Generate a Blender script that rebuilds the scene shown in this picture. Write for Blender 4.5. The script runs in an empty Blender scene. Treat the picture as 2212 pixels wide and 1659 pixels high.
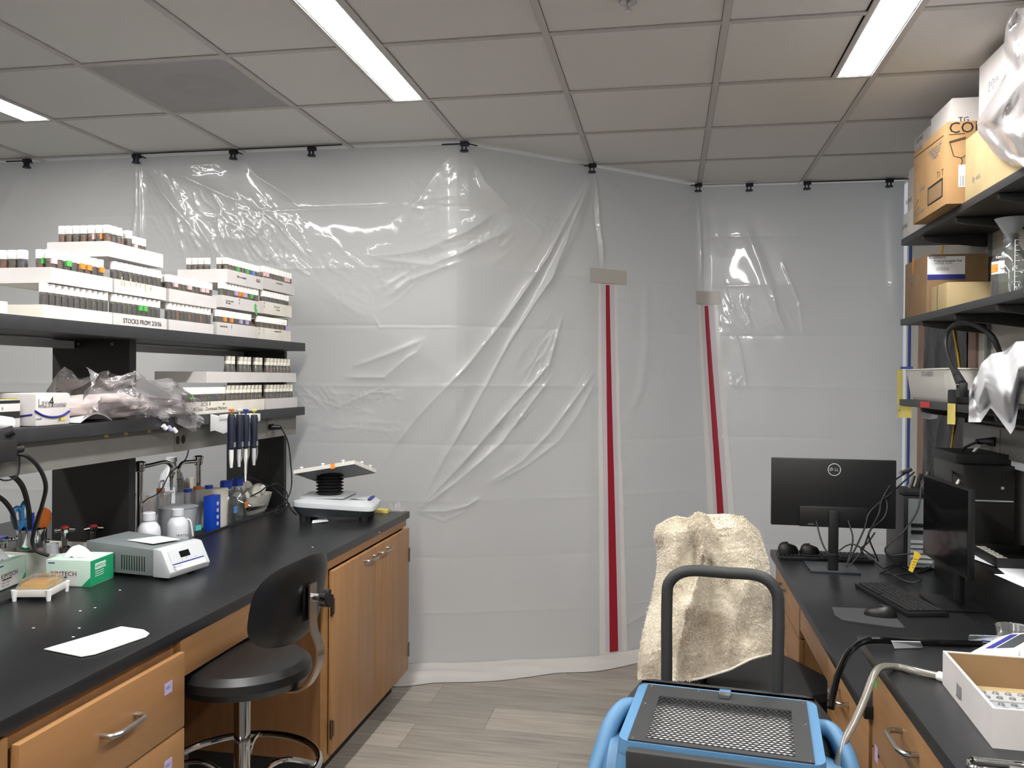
import bpy, bmesh, math, random
import numpy as np
from mathutils import Vector, Matrix, noise as mnoise
random.seed(7); rng = np.random.default_rng(5)
PI = math.pi
SC = bpy.context.scene
COL = SC.collection

# ------------------------------------------------------------------ camera
YAW, PITCH, ROLL, FPX = -.1827, -.0076, .0080, 1823.6
CAM = Vector((0, 0, 1.6))
_fw = Vector((math.sin(YAW)*math.cos(PITCH), math.cos(YAW)*math.cos(PITCH), math.sin(PITCH)))
_r0 = Vector((math.cos(YAW), -math.sin(YAW), 0)); _u0 = _r0.cross(_fw)
_r = _r0*math.cos(ROLL)+_u0*math.sin(ROLL); _u = -_r0*math.sin(ROLL)+_u0*math.cos(ROLL)
cd = bpy.data.cameras.new('camera'); cam = bpy.data.objects.new('camera', cd); COL.objects.link(cam)
cd.sensor_width = 36; cd.lens = FPX*36/2212; cd.clip_start = .02; cd.clip_end = 60
cam.matrix_world = Matrix(((_r.x, _u.x, -_fw.x, 0), (_r.y, _u.y, -_fw.y, 0), (_r.z, _u.z, -_fw.z, 1.6), (0, 0, 0, 1)))
SC.camera = cam

def ray(px, py): return _fw + _r*((px-1106)/FPX) - _u*((py-829.5)/FPX)
def AX(px, py, x): d = ray(px, py); return CAM + d*(x/d.x)
def AY(px, py, y): d = ray(px, py); return CAM + d*(y/d.y)
def AZ(px, py, z): d = ray(px, py); return CAM + d*((z-1.6)/d.z)

# ------------------------------------------------------------------ world, exposure
w = bpy.data.worlds.new('world'); SC.world = w; w.use_nodes = True
bg = w.node_tree.nodes['Background']; bg.inputs[0].default_value = (.93, .965, 1.0, 1); bg.inputs[1].default_value = .34
LAMP = 44.0
SC.view_settings.view_transform = 'Standard'; SC.view_settings.look = 'None'
SC.view_settings.gamma = 1; SC.view_settings.exposure = 0.50; SC.view_settings.use_curve_mapping = False
try:
    SC.cycles.max_bounces = 8; SC.cycles.transparent_max_bounces = 24; SC.cycles.caustics_reflective = False; SC.cycles.caustics_refractive = False
    SC.cycles.sample_clamp_indirect = 6; SC.cycles.use_denoising = True
except Exception: pass

# ------------------------------------------------------------------ materials
def lin(c):
    o = []
    for v in c[:3]:
        v = v/255
        o.append(v/12.92 if v <= .04045 else ((v+.055)/1.055)**2.4)
    return (o[0], o[1], o[2], 1)
def mat(name, col, rough=.5, metal=0, var=None, bump=None, spec=.5, coat=0, emit=0, col2=None, scale=(1, 1, 1), sheen=0, trans=0, ramp=(.35, .65), detail=5):
    m = bpy.data.materials.new(name); m.use_nodes = True
    nt = m.node_tree; b = nt.nodes['Principled BSDF']; L = nt.links.new
    b.inputs['Base Color'].default_value = lin(col); b.inputs['Roughness'].default_value = rough
    b.inputs['Metallic'].default_value = metal; b.inputs['Specular IOR Level'].default_value = spec
    b.inputs['Coat Weight'].default_value = coat; b.inputs['Sheen Weight'].default_value = sheen
    b.inputs['Transmission Weight'].default_value = trans
    if emit:
        b.inputs['Emission Color'].default_value = (1, .985, .965, 1); b.inputs['Emission Strength'].default_value = emit
    tc = nt.nodes.new('ShaderNodeTexCoord'); mp = nt.nodes.new('ShaderNodeMapping'); mp.inputs['Scale'].default_value = scale
    L(tc.outputs['Object'], mp.inputs[0])
    if var:
        n = nt.nodes.new('ShaderNodeTexNoise'); n.inputs['Scale'].default_value = var; n.inputs['Detail'].default_value = detail
        r = nt.nodes.new('ShaderNodeValToRGB'); c2 = col2 or tuple(v*.88 for v in col)
        r.color_ramp.elements[0].color = lin(c2); r.color_ramp.elements[1].color = lin(col)
        r.color_ramp.elements[0].position, r.color_ramp.elements[1].position = ramp
        L(mp.outputs[0], n.inputs['Vector']); L(n.outputs[0], r.inputs[0]); L(r.outputs[0], b.inputs['Base Color'])
    if bump:
        n = nt.nodes.new('ShaderNodeTexNoise'); n.inputs['Scale'].default_value = bump[0]; n.inputs['Detail'].default_value = 4
        bp = nt.nodes.new('ShaderNodeBump'); bp.inputs['Strength'].default_value = bump[1]; bp.inputs['Distance'].default_value = bump[2] if len(bump) > 2 else .002
        L(mp.outputs[0], n.inputs['Vector']); L(n.outputs[0], bp.inputs['Height']); L(bp.outputs[0], b.inputs['Normal'])
    return m
def clear(name, col=(255, 255, 255), alpha=.25, rough=.08, body=(235, 235, 235), opac=None, bump=None):
    # thin clear plastic or glass: see-through, with fresnel gloss and a little body colour
    m = bpy.data.materials.new(name); m.use_nodes = True; nt = m.node_tree; L = nt.links.new
    for n in list(nt.nodes): nt.nodes.remove(n)
    out = nt.nodes.new('ShaderNodeOutputMaterial'); tr = nt.nodes.new('ShaderNodeBsdfTransparent'); tr.inputs[0].default_value = lin(col)
    pb = nt.nodes.new('ShaderNodeBsdfPrincipled'); pb.inputs['Base Color'].default_value = lin(body); pb.inputs['Roughness'].default_value = .5
    gl = nt.nodes.new('ShaderNodeBsdfGlossy'); gl.inputs['Roughness'].default_value = rough
    fr = nt.nodes.new('ShaderNodeLayerWeight'); fr.inputs[0].default_value = .35
    mx = nt.nodes.new('ShaderNodeMixShader'); mx.inputs[0].default_value = alpha
    mx2 = nt.nodes.new('ShaderNodeMixShader')
    ma = nt.nodes.new('ShaderNodeMath'); ma.operation = 'MULTIPLY_ADD'; ma.inputs[1].default_value = .75; ma.inputs[2].default_value = .05
    L(fr.outputs['Fresnel'], ma.inputs[0]); L(ma.outputs[0], mx2.inputs[0])
    L(tr.outputs[0], mx.inputs[1]); L(pb.outputs[0], mx.inputs[2]); L(mx.outputs[0], mx2.inputs[1]); L(gl.outputs[0], mx2.inputs[2])
    if bump:
        n = nt.nodes.new('ShaderNodeTexNoise'); n.inputs['Scale'].default_value = bump[0]; bp = nt.nodes.new('ShaderNodeBump'); bp.inputs['Strength'].default_value = bump[1]; bp.inputs['Distance'].default_value = .01
        tc = nt.nodes.new('ShaderNodeTexCoord'); L(tc.outputs['Object'], n.inputs['Vector'])
        L(n.outputs[0], bp.inputs['Height']); L(bp.outputs[0], gl.inputs['Normal']); L(bp.outputs[0], fr.inputs['Normal'])
    L(mx2.outputs[0], out.inputs[0])
    return m
M = {}
M['tile'] = mat('ceiling_tile', (232, 231, 229), .95, var=900, col2=(224, 223, 221), bump=(700, .12, .001))
M['tbar'] = mat('t_bar', (196, 193, 190), .5)
M['lamp'] = mat('lamp_panel', (255, 255, 255), .5, emit=LAMP)
M['wallwhite'] = mat('wall_paint', (205, 202, 194), .85, var=3, col2=(196, 193, 185))
M['pink'] = mat('tan_frame', (150, 122, 104), .6, var=5)
M['plank'] = [mat('vinyl_plank_%d' % i, c, .42, var=1.0, col2=d, scale=(3, 42, 10), ramp=(.3, .7), detail=8, bump=(120, .06, .001))
              for i, (c, d) in enumerate([((160, 152, 142), (128, 121, 113)), ((150, 143, 134), (122, 116, 108)), ((168, 160, 149), (138, 130, 121)), ((156, 148, 138), (118, 112, 105))])]
M['grout'] = mat('floor_base', (70, 66, 62), .8)
M['epoxy'] = mat('black_epoxy', (30, 31, 33), .36, var=5, col2=(21, 22, 24), bump=(60, .05, .001), detail=9)
M['epoxy_edge'] = mat('black_epoxy_edge', (35, 37, 39), .45, var=40, col2=(30, 32, 34))
M['shelfmat'] = mat('charcoal_laminate', (48, 49, 51), .5, var=30, col2=(43, 44, 46))
M['blackpanel'] = mat('black_panel', (24, 24, 25), .5, var=30, col2=(20, 20, 21))
M['wood'] = mat('maple_veneer', (163, 122, 80), .42, var=1.6, col2=(144, 104, 65), scale=(14, 14, 1.2), ramp=(.25, .75), detail=8)
M['woodh'] = mat('maple_veneer_cross', (161, 120, 78), .42, var=1.6, col2=(142, 102, 63), scale=(14, 1.2, 14), ramp=(.25, .75), detail=8)
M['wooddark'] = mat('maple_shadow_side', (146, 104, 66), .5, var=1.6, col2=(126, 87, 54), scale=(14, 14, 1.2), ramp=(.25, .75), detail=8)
M['kick'] = mat('black_kick', (40, 40, 41), .6)
M['satin'] = mat('satin_steel', (190, 188, 184), .28, 1)
M['chrome'] = mat('chrome', (205, 205, 205), .08, 1)
M['brass'] = mat('brass_hinge', (110, 95, 75), .35, 1)
M['black'] = mat('black_plastic', (20, 20, 21), .4)
M['blackgloss'] = mat('black_gloss', (10, 10, 11), .12)
M['rubber'] = mat('black_rubber', (26, 26, 27), .6)
M['vinylblack'] = mat('black_vinyl', (15, 15, 16), .38, bump=(300, .1, .001))
M['darkgrey'] = mat('dark_grey_plastic', (62, 66, 70), .5)
M['midgrey'] = mat('mid_grey_metal', (122, 128, 129), .45)
M['lightgrey'] = mat('light_grey_plastic', (196, 199, 202), .4)
M['raceway'] = mat('grey_raceway', (118, 116, 112), .45, var=8, col2=(111, 109, 105))
M['outlet'] = mat('outlet_plate', (112, 106, 98), .4, 0)
M['white'] = mat('white_plastic', (232, 232, 232), .4)
M['offwhite'] = mat('off_white_plastic', (216, 213, 205), .45)
M['boxwhite'] = mat('white_card', (212, 208, 206), .7, var=6, col2=(203, 198, 195))
M['boxcream'] = mat('cream_card', (228, 223, 212), .75, var=9, col2=(217, 211, 198))
M['kraft'] = mat('kraft_card', (174, 138, 94), .8, var=8, col2=(164, 128, 85))
M['kraft2'] = mat('kraft_card_pale', (184, 164, 122), .8, var=8, col2=(174, 153, 112))
M['kraft3'] = mat('kraft_card_brown', (142, 114, 82), .8, var=8, col2=(130, 103, 73))
M['ink'] = mat('black_ink', (25, 24, 24), .7)
M['inkgrey'] = mat('grey_ink', (120, 120, 122), .7)
M['inkblue'] = mat('blue_ink', (40, 44, 130), .6)
M['inkwhite'] = mat('white_ink', (235, 235, 238), .6)
M['paper'] = mat('paper', (236, 238, 242), .8)
M['yellow'] = mat('yellow_paper', (226, 208, 112), .8, var=5)
M['yellowtag'] = mat('yellow_tag', (232, 196, 60), .6)
M['yellowtips'] = mat('yellow_tips', (246, 196, 50), .5)
M['orange'] = mat('orange_tape', (224, 140, 58), .6)
M['green'] = mat('green_tape', (84, 176, 84), .6)
M['pinktape'] = mat('pink_tape', (232, 190, 192), .6)
M['bluetape'] = mat('blue_tape', (84, 140, 215), .6)
M['paintersblue'] = mat('painters_tape', (38, 66, 150), .6)
M['purple'] = mat('lilac_tape', (176, 166, 208), .6)
M['red'] = mat('red_tape', (190, 50, 55), .6)
M['redzip'] = mat('red_zip', (142, 14, 34), .6, bump=(400, .2, .001))
M['teal'] = mat('teal_tape', (70, 190, 180), .6)
M['boxgreen'] = mat('green_card', (20, 148, 100), .6)
M['mint'] = mat('mint_card', (200, 224, 210), .6)
M['bluecap'] = mat('blue_cap', (24, 62, 160), .4)
M['bluerack'] = mat('blue_rack', (22, 72, 190), .4)
M['blueplas'] = mat('sky_blue_plastic', (60, 130, 190), .35)
M['navy'] = mat('navy_plastic', (24, 30, 48), .45)
M['orangeplas'] = mat('orange_plastic', (214, 116, 48), .4)
M['scrub'] = mat('blue_polyethylene', (80, 124, 160), .5, var=5, col2=(72, 114, 149), bump=(250, .12, .001))
M['scrubblack'] = mat('black_textured', (40, 41, 42), .6, bump=(500, .2, .001))
M['filter'] = mat('white_filter', (235, 232, 232), .9, bump=(150, .5, .003), var=120, col2=(190, 186, 186))
M['fleece'] = mat('cream_fleece', (230, 221, 202), .95, var=5.2, col2=(176, 162, 142), bump=(120, .5, .004), sheen=.4, ramp=(.34, .56), detail=9)
M['glass'] = clear('clear_glass', (246, 250, 249), .04, .03)
M['plastic'] = clear('clear_plastic', (240, 240, 242), .14, .12, bump=(14, .5))
M['bag'] = clear('clear_bag', (244, 243, 245), .20, .07, body=(236, 230, 232), bump=(26, .8))
M['bagwhite'] = clear('white_bag', (245, 240, 240), .80, .25, body=(246, 238, 238), bump=(10, .35))
M['vialtube'] = clear('vial_plastic', (215, 212, 208), .16, .12, body=(190, 188, 184))
M['milky'] = clear('milky_plastic', (240, 242, 245), .84, .2, body=(234, 237, 243))
M['milk2'] = clear('frosted_plastic', (240, 242, 245), .46, .25, body=(222, 228, 234))
M['tubing'] = clear('grey_tubing', (200, 196, 186), .45, .15, body=(160, 155, 142))
M['water'] = clear('water', (232, 238, 238), .03, .02)
M['cap'] = mat('vial_cap', (236, 233, 228), .6)
M['capbeige'] = mat('bottle_cap', (214, 209, 196), .6)
M['cloth'] = mat('white_sheeting', (206, 206, 210), .8, bump=(30, .1, .002))
M['sheeting'] = clear('white_sheeting_film', (240, 240, 243), .86, .5, body=(226, 226, 230))
M['blacksheet'] = mat('black_sheeting', (26, 28, 30), .4, bump=(9, .8, .02))
FOOD = [mat('food_%d' % i, c, .8, var=90, col2=d) for i, (c, d) in enumerate([
    ((122, 108, 90), (62, 54, 48)), ((168, 118, 66), (104, 74, 46)), ((72, 66, 62), (44, 40, 40)), ((206, 116, 44), (142, 76, 34)),
    ((70, 86, 120), (44, 50, 68)), ((90, 124, 76), (46, 66, 42)), ((128, 118, 100), (84, 76, 64))])]

# ------------------------------------------------------------------ mesh helpers
class MB:
    def __init__(s): s.v = []; s.f = []
    def add(s, V, F):
        o = len(s.v); s.v += [tuple(p) for p in V]; s.f += [tuple(i+o for i in f) for f in F]; return s
    def box(s, x0, x1, y0, y1, z0, z1):
        V = [(x, y, z) for z in (z0, z1) for y in (y0, y1) for x in (x0, x1)]
        return s.add(V, [(0, 2, 3, 1), (4, 5, 7, 6), (0, 1, 5, 4), (2, 6, 7, 3), (0, 4, 6, 2), (1, 3, 7, 5)])
    def prism(s, poly, z0, z1, M4=None):   # poly in xy, extruded in z, then M4
        n = len(poly); V = [Vector((p[0], p[1], z)) for z in (z0, z1) for p in poly]
        if M4: V = [M4 @ q for q in V]
        a = sum(poly[i][0]*poly[(i+1) % n][1]-poly[(i+1) % n][0]*poly[i][1] for i in range(n))
        F = [tuple(range(n))[::-1], tuple(range(n, 2*n))]+[(i, (i+1) % n, n+(i+1) % n, n+i) for i in range(n)]
        if a < 0: F = [f[::-1] for f in F]
        return s.add(V, F)
    def lathe(s, prof, n=20, c=(0, 0, 0), M4=None, cap=True):   # prof [(r,z)]
        V = []; 
        for r, z in prof:
            for k in range(n):
                t = 2*PI*k/n; V.append(Vector((r*math.cos(t), r*math.sin(t), z)))
        F = []
        for i in range(len(prof)-1):
            for k in range(n): F.append((i*n+k, i*n+(k+1) % n, (i+1)*n+(k+1) % n, (i+1)*n+k))
        if cap:
            F.append(tuple(range(n))[::-1]); F.append(tuple(range((len(prof)-1)*n, len(prof)*n)))
        V = [(M4 @ q if M4 else q)+Vector(c) for q in V]
        return s.add(V, F)
    def cyl(s, p0, p1, r0, r1=None, n=14):
        r1 = r0 if r1 is None else r1
        p0, p1 = Vector(p0), Vector(p1); d = p1-p0; q = d.to_track_quat('Z', 'Y').to_matrix().to_4x4()
        return s.lathe([(r0, 0), (r1, d.length)], n, p0, q)
    def tube(s, pts, r, n=10, sm=6, closed=False):
        P = [Vector(p) for p in pts]
        if sm > 1 and len(P) > 2:
            Q = []
            N = len(P)
            for i in range(N-1 if not closed else N):
                a = P[i-1] if (i > 0 or closed) else P[i]*2-P[i+1]; b = P[i]; c = P[(i+1) % N]; d = P[(i+2) % N] if (i+2 < N or closed) else c*2-b
                for k in range(sm):
                    t = k/sm
                    Q.append(.5*((2*b)+(c-a)*t+(2*a-5*b+4*c-d)*t*t+(-a+3*b-3*c+d)*t**3))
            if not closed: Q.append(P[-1])
            P = Q
        R = r if callable(r) else (lambda t: r)
        V = []; up = None; N = len(P)
        for i, p in enumerate(P):
            if closed: t = (P[(i+1) % N]-P[i-1])
            else: t = (P[min(i+1, N-1)]-P[max(i-1, 0)])
            t.normalize()
            if up is None: up = t.orthogonal().normalized()
            up = (up-t*up.dot(t)).normalized(); w_ = t.cross(up); rr = R(i/max(1, N-1))
            for k in range(n):
                a = 2*PI*k/n; V.append(p+up*(rr*math.cos(a))+w_*(rr*math.sin(a)))
        F = []
        for i in range(N-1 if not closed else N):
            j = (i+1) % N
            for k in range(n): F.append((i*n+k, i*n+(k+1) % n, j*n+(k+1) % n, j*n+k))
        if not closed: F += [tuple(range(n))[::-1], tuple(range((N-1)*n, N*n))]
        return s.add(V, F)
    def grid(s, fn, nu, nv):
        V = [fn(i/nu, j/nv) for j in range(nv+1) for i in range(nu+1)]
        return s.add(V, [(j*(nu+1)+i, j*(nu+1)+i+1, (j+1)*(nu+1)+i+1, (j+1)*(nu+1)+i) for j in range(nv) for i in range(nu)])
    def xf(s, M4): s.v = [tuple(M4 @ Vector(p)) for p in s.v]; return s

RM = {}   # matrix of a thing's root, so that parts may be given in world coordinates
def TR(loc, rz=0): return Matrix.Translation(Vector(loc)) @ Matrix.Rotation(rz, 4, 'Z')
def build(name, mb, m, parent=None, bev=0, seg=2, smooth=35, world=False, solid=0):
    me = bpy.data.meshes.new(name); me.from_pydata(mb.v, [], mb.f); 
    if world and parent is not None and parent.name in RM: me.transform(RM[parent.name].inverted())
    if bev or solid:
        bm = bmesh.new(); bm.from_mesh(me)
        if bev:
            E = [e for e in bm.edges if len(e.link_faces) == 2 and e.calc_face_angle(0) > .6]
            bmesh.ops.bevel(bm, geom=E, offset=bev, segments=seg, affect='EDGES', profile=.6, clamp_overlap=True)
        if solid: bmesh.ops.solidify(bm, geom=bm.faces[:], thickness=solid)
        bm.to_mesh(me); bm.free()
    me.polygons.foreach_set('use_smooth', [True]*len(me.polygons)); me.set_sharp_from_angle(angle=math.radians(smooth))
    me.materials.append(m if not isinstance(m, str) else M[m]); me.update()
    o = bpy.data.objects.new(name, me); COL.objects.link(o)
    if parent is not None:
        o.parent = parent
        if parent.name in RM: RM[o.name] = RM[parent.name]
    return o
def thing(name, label, cat, loc=(0, 0, 0), rz=0, group=None):
    o = bpy.data.objects.new(name, None); COL.objects.link(o); o.empty_display_size = .05
    o.location = loc; o.rotation_euler = (0, 0, rz); RM[o.name] = TR(loc, rz)
    return tag(o, label, cat, group)
def tag(o, label, cat, group=None):
    o['label'] = label; o['category'] = cat
    if group: o['group'] = group
    return o
def struct(o): o['kind'] = 'structure'; return o
def dup(root, loc, rz=None, label=None, group=None):
    def cp(o, par):
        c = o.copy(); COL.objects.link(c); c.parent = par
        for ch in o.children: cp(ch, c)
        return c
    r = cp(root, None); r.location = loc
    if rz is not None: r.rotation_euler = (0, 0, rz)
    if label: r['label'] = label
    if group: r['group'] = group
    RM[r.name] = TR(loc, r.rotation_euler.z)
    return r
def frame(o, xd, up):   # matrix whose x is xd, y is up, z is the facing normal
    x = Vector(xd).normalized(); y = Vector(up); y = (y-x*y.dot(x)).normalized(); z = x.cross(y)
    return Matrix(((x.x, y.x, z.x, o[0]), (x.y, y.y, z.y, o[1]), (x.z, y.z, z.z, o[2]), (0, 0, 0, 1)))
def text(parent, s, size, o, xd, up, m='ink', name='lettering', depth=.0004, center=False, world=True, shear=0):
    cu = bpy.data.curves.new(name, 'FONT'); cu.body = s; cu.size = size; cu.extrude = depth/2; cu.resolution_u = 2; cu.shear = shear
    if center: cu.align_x = 'CENTER'
    ob = bpy.data.objects.new('tmp', cu); me = bpy.data.meshes.new_from_object(ob); bpy.data.objects.remove(ob); bpy.data.curves.remove(cu)
    me.transform(frame(o, xd, up))
    if world and parent.name in RM: me.transform(RM[parent.name].inverted())
    me.materials.clear(); me.materials.append(M[m]); me.name = name
    t = bpy.data.objects.new(name, me); COL.objects.link(t); t.parent = parent
    return t
def plate(o, xd, up, wd, h, t=.0006):   # thin plate from its lower-left corner
    mb = MB(); mb.box(0, wd, 0, h, 0, t); return mb.xf(frame(o, xd, up))
def label_on(parent, name, m, o, xd, up, wd, h, t=.0006): return build(name, plate(o, xd, up, wd, h, t), m, parent, world=True)
def tray(mb, x0, x1, y0, y1, z0, z1, t=.003):
    mb.box(x0, x1, y0, y1, z0, z0+t)
    mb.box(x0, x1, y0, y0+t, z0+t, z1); mb.box(x0, x1, y1-t, y1, z0+t, z1)
    mb.box(x0, x0+t, y0+t, y1-t, z0+t, z1); mb.box(x1-t, x1, y0+t, y1-t, z0+t, z1); return mb

exec_parts = []
# ================================================================== ROOM
G = .6096; GX0 = -.4308; GY0 = 2.3238; CH = 2.80; XR = 1.40
XL, YB, YF = GX0-8*G, GY0-8*G, GY0+6*G
# floor with planks
fl = MB(); fl.box(XL, XR, YB, YF, -.05, -.004); floor = struct(build('floor', fl, 'grout'))
pk = []
for sz in (1.22, .74, .5):
    q = []
    for mi in range(4):
        mb = MB(); mb.box(0, sz-.0015, 0, .2585, -.004, 0); o = build('floor_plank', mb, M['plank'][mi], floor); q.append(o)
    pk.append((sz, q))
def plank(sz, mi, x, y, used=set()):
    for s_, q in pk:
        if s_ == sz:
            o = q[mi]
            if o.name in used: o = o.copy(); COL.objects.link(o)
            used.add(o.name); o.location = (x, y, 0); return
y = 3.74-.26*8
row = 0
while y < YF-.3:
    off = {8: -.81, 9: -1.13-.0, 7: -1.13}.get(row, -.81+((row*.47) % 1.22))
    x = off-1.22*2
    while x < XR-.5:
        if x+1.22 <= XR: plank(1.22, (row*7+int((x+9)/1.22)*5) % 4, x, y); x += 1.22
        elif x+.74 <= XR: plank(.74, (row) % 4, x, y); x += .74
        elif x+.5 <= XR: plank(.5, (row+1) % 4, x, y); x += .5
        else: break
    y += .26; row += 1
for s_, q in pk:
    for o in q:
        if o.location.length == 0: bpy.data.objects.remove(o)
# walls
wr = MB(); wr.box(XR, XR+.12, YB, 5.40, 0, CH); wall_right = struct(build('wall_right', wr, 'wallwhite'))
wb = MB(); wb.box(XL-.12, XR+.12, YB-.12, YB, 0, CH); struct(build('wall_back', wb, 'wallwhite'))
wl = MB(); wl.box(XL-.12, XL, YB, YF, 0, CH); struct(build('wall_left', wl, 'wallwhite'))
# ceiling
cl = MB(); cl.box(XL, XR, YB, YF, CH+.03, CH+.06); ceil = struct(build('ceiling', cl, 'grout'))
LAMPC = {2: 'r', -1: 'm', -4: 'l'}         # grid column whose left neighbour holds a lamp
tiles = {}
def ctile(w_, d_, x, y):
    k = (round(w_, 3), round(d_, 3))
    if k not in tiles:
        mb = MB(); mb.box(.013, w_-.013, .013, d_-.013, CH+.004, CH+.02); o = build('ceiling_tile', mb, 'tile', ceil, bev=.0015, seg=1); tiles[k] = o
    else: o = tiles[k].copy(); COL.objects.link(o)
    o.location = (x, y, 0)
for i in range(-8, 3):
    for j in range(-8, 6):
        x, y = GX0+i*G, GY0+j*G
        if i == -3 and j == 1: continue
        if y < YB-.01: continue
        lampcell = (i+1) in LAMPC and j <= 1
        ctile(G-.152 if lampcell else G, G, x, y)
for i in range(-8, 4):
    mb = MB(); mb.box(GX0+i*G-.012, GX0+i*G+.012, YB, YF, CH-.002, CH+.004); build('grid_bar', mb, 'tbar', ceil)
for i in LAMPC:
    mb = MB(); mb.box(GX0+i*G-.152-.008, GX0+i*G-.152+.008, YB, GY0+2*G, CH-.002, CH+.004); build('grid_bar', mb, 'tbar', ceil)
for j in range(-8, 7):
    xs = [XL]
    if j < 2 and j not in (-2, -6):
        for i in sorted(LAMPC): xs += [GX0+i*G-.152-.008, GX0+i*G-.012]
    xs.append(XR); mb = MB()
    for a, b in zip(xs[::2], xs[1::2]): mb.box(a, b, GY0+j*G-.012, GY0+j*G+.012, CH-.001, CH+.0038)
    build('cross_bar', mb, 'tbar', ceil)
# ceiling lamps, long troffers end to end
LN = {2: 'on the right over the boxes', -1: 'in the middle of the ceiling', -4: 'at the far left edge'}
for i in LAMPC:
    for k in range(2):
        y1 = GY0+2*G-k*4*G-.012; y0 = y1-4*G+.024; x1 = GX0+i*G-.012; x0 = x1-.132
        t = thing('ceiling_lamp', ('long bright recessed strip lamp ' if k == 0 else 'strip lamp behind the camera, in line with the one ')+LN[i], 'ceiling light', (x0, y0, CH))
        mb = MB(); mb.box(x0, x1, y0, y1, CH+.024, CH+.028); mb.box(x0, x0+.006, y0, y1, CH+.001, CH+.024); mb.box(x1-.006, x1, y0, y1, CH+.001, CH+.024)
        mb.box(x0+.006, x1-.006, y0, y0+.008, CH+.001, CH+.024); mb.box(x0+.006, x1-.006, y1-.008, y1, CH+.001, CH+.024)
        build('housing', mb, 'lightgrey', t, world=True)
        mb = MB(); mb.box(x0+.008, x1-.008, y0+.01, y1-.01, CH+.001, CH+.006); build('diffuser', mb, 'lamp', t, world=True)
# perforated air diffuser
dx, dy = GX0-3*G, GY0+G
dm = bpy.data.materials.new('perforated_plate'); dm.use_nodes = True; nt = dm.node_tree; bs = nt.nodes['Principled BSDF']; bs.inputs['Base Color'].default_value = lin((196, 194, 196)); bs.inputs['Roughness'].default_value = .5
tc = nt.nodes.new('ShaderNodeTexCoord'); sx = nt.nodes.new('ShaderNodeSeparateXYZ'); nt.links.new(tc.outputs['Object'], sx.inputs[0])
def mth(op, a, b=None):
    n = nt.nodes.new('ShaderNodeMath'); n.operation = op
    for k, q in enumerate((a, b)):
        if q is None: continue
        if isinstance(q, (int, float)): n.inputs[k].default_value = q
        else: nt.links.new(q, n.inputs[k])
    return n.outputs[0]
a_ = mth('SINE', mth('MULTIPLY', sx.outputs[0], 2*PI/.0105)); b_ = mth('SINE', mth('MULTIPLY', sx.outputs[1], 2*PI/.0105))
g_ = mth('GREATER_THAN', mth('ADD', a_, b_), .55)
tr_ = nt.nodes.new('ShaderNodeBsdfTransparent'); mx_ = nt.nodes.new('ShaderNodeMixShader'); nt.links.new(g_, mx_.inputs[0]); nt.links.new(bs.outputs[0], mx_.inputs[1]); nt.links.new(tr_.outputs[0], mx_.inputs[2]); nt.links.new(mx_.outputs[0], nt.nodes['Material Output'].inputs[0])
t = thing('air_diffuser', 'square perforated metal air diffuser set in the ceiling grid', 'vent', (dx+G/2, dy+G/2, CH))
mb = MB(); mb.box(-.29, .29, -.29, .29, .002, .0035); build('perforated_panel', mb, dm, t)
mb = MB(); 
for a in ((-.295, -.285, -.295, .295), (.285, .295, -.295, .295), (-.285, .285, -.295, -.285), (-.285, .285, .285, .295)): mb.box(*a, .0, .006)
build('frame', mb, 'tbar', t)
mb = MB(); mb.box(-.29, .29, -.29, .29, .0085, .0105); build('back_pan', mb, 'tile', t)
mb = MB(); mb.lathe([(.148, .0072), (.001, .0072)], 32, c=(.03, .0, 0), cap=False); build('duct_disc', mb, 'darkgrey', t)
mb = MB(); mb.box(-.06, .10, -.010, .010, .0045, .0068); mb.box(.01, .03, -.06, .06, .0045, .0068); build('damper_bar', mb, 'lightgrey', t)
# sprinkler
p = AZ(1357, 2, CH); t = thing('sprinkler', 'small chrome fire sprinkler head at the top edge of the ceiling', 'sprinkler', p)
mb = MB(); mb.lathe([(.028, -.001), (.027, -.006), (.012, -.009)], 20); build('escutcheon', mb, 'satin', t)
mb = MB(); mb.cyl((0, 0, -.008), (0, 0, -.03), .005); mb.lathe([(.013, -.034), (.013, -.031)], 12); build('spray_plate', mb, 'chrome', t)

# ================================================================== PLASTIC CURTAIN
TK = [(-5.29, 4.17), (-1.95, 4.18), (-1.06, 4.19), (-.43, 4.76), (.19, 5.355), (1.385, 5.37)]
BK = [(-5.29, 4.17), (-1.95, 4.25), (-1.15, 4.47), (-.43, 4.72), (.33, 5.20), (1.385, 5.34)]
TK = np.array(TK); BK = np.array(BK)
LK = np.concatenate([[0], np.cumsum(np.hypot(*np.diff(TK, axis=0).T))])
NU, NV = 1100, 420
sarr = np.linspace(0, LK[-1], NU+1)
def base(s, z):
    v = np.clip(1-z/CH, 0, 1); v = v*v*(3-2*v)
    # corners relaxed a little
    def ip(K, c):
        a = 0
        for o, g in ((-.05, .25), (0, .5), (.05, .25)): a = a+g*np.interp(np.clip(s+o, 0, LK[-1]), LK, K[:, c])
        return a
    return ip(TK, 0)*(1-v)+ip(BK, 0)*v, ip(TK, 1)*(1-v)+ip(BK, 1)*v
zarr = np.linspace(.004, CH-.012, NV+1)
S, Z = np.meshgrid(sarr, zarr)
X, Y = base(S, Z)
fwv, rv, uv = (np.array(q) for q in (_fw, _r, _u))
def proj(X, Y, Z):
    d = X*fwv[0]+Y*fwv[1]+(Z-1.6)*fwv[2]
    return 1106+FPX*(X*rv[0]+Y*rv[1]+(Z-1.6)*rv[2])/d, 829.5-FPX*(X*uv[0]+Y*uv[1]+(Z-1.6)*uv[2])/d
PX, PY = proj(X[::4, ::4], Y[::4, ::4], Z[::4, ::4]); Ss, Zs = S[::4, ::4], Z[::4, ::4]
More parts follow.
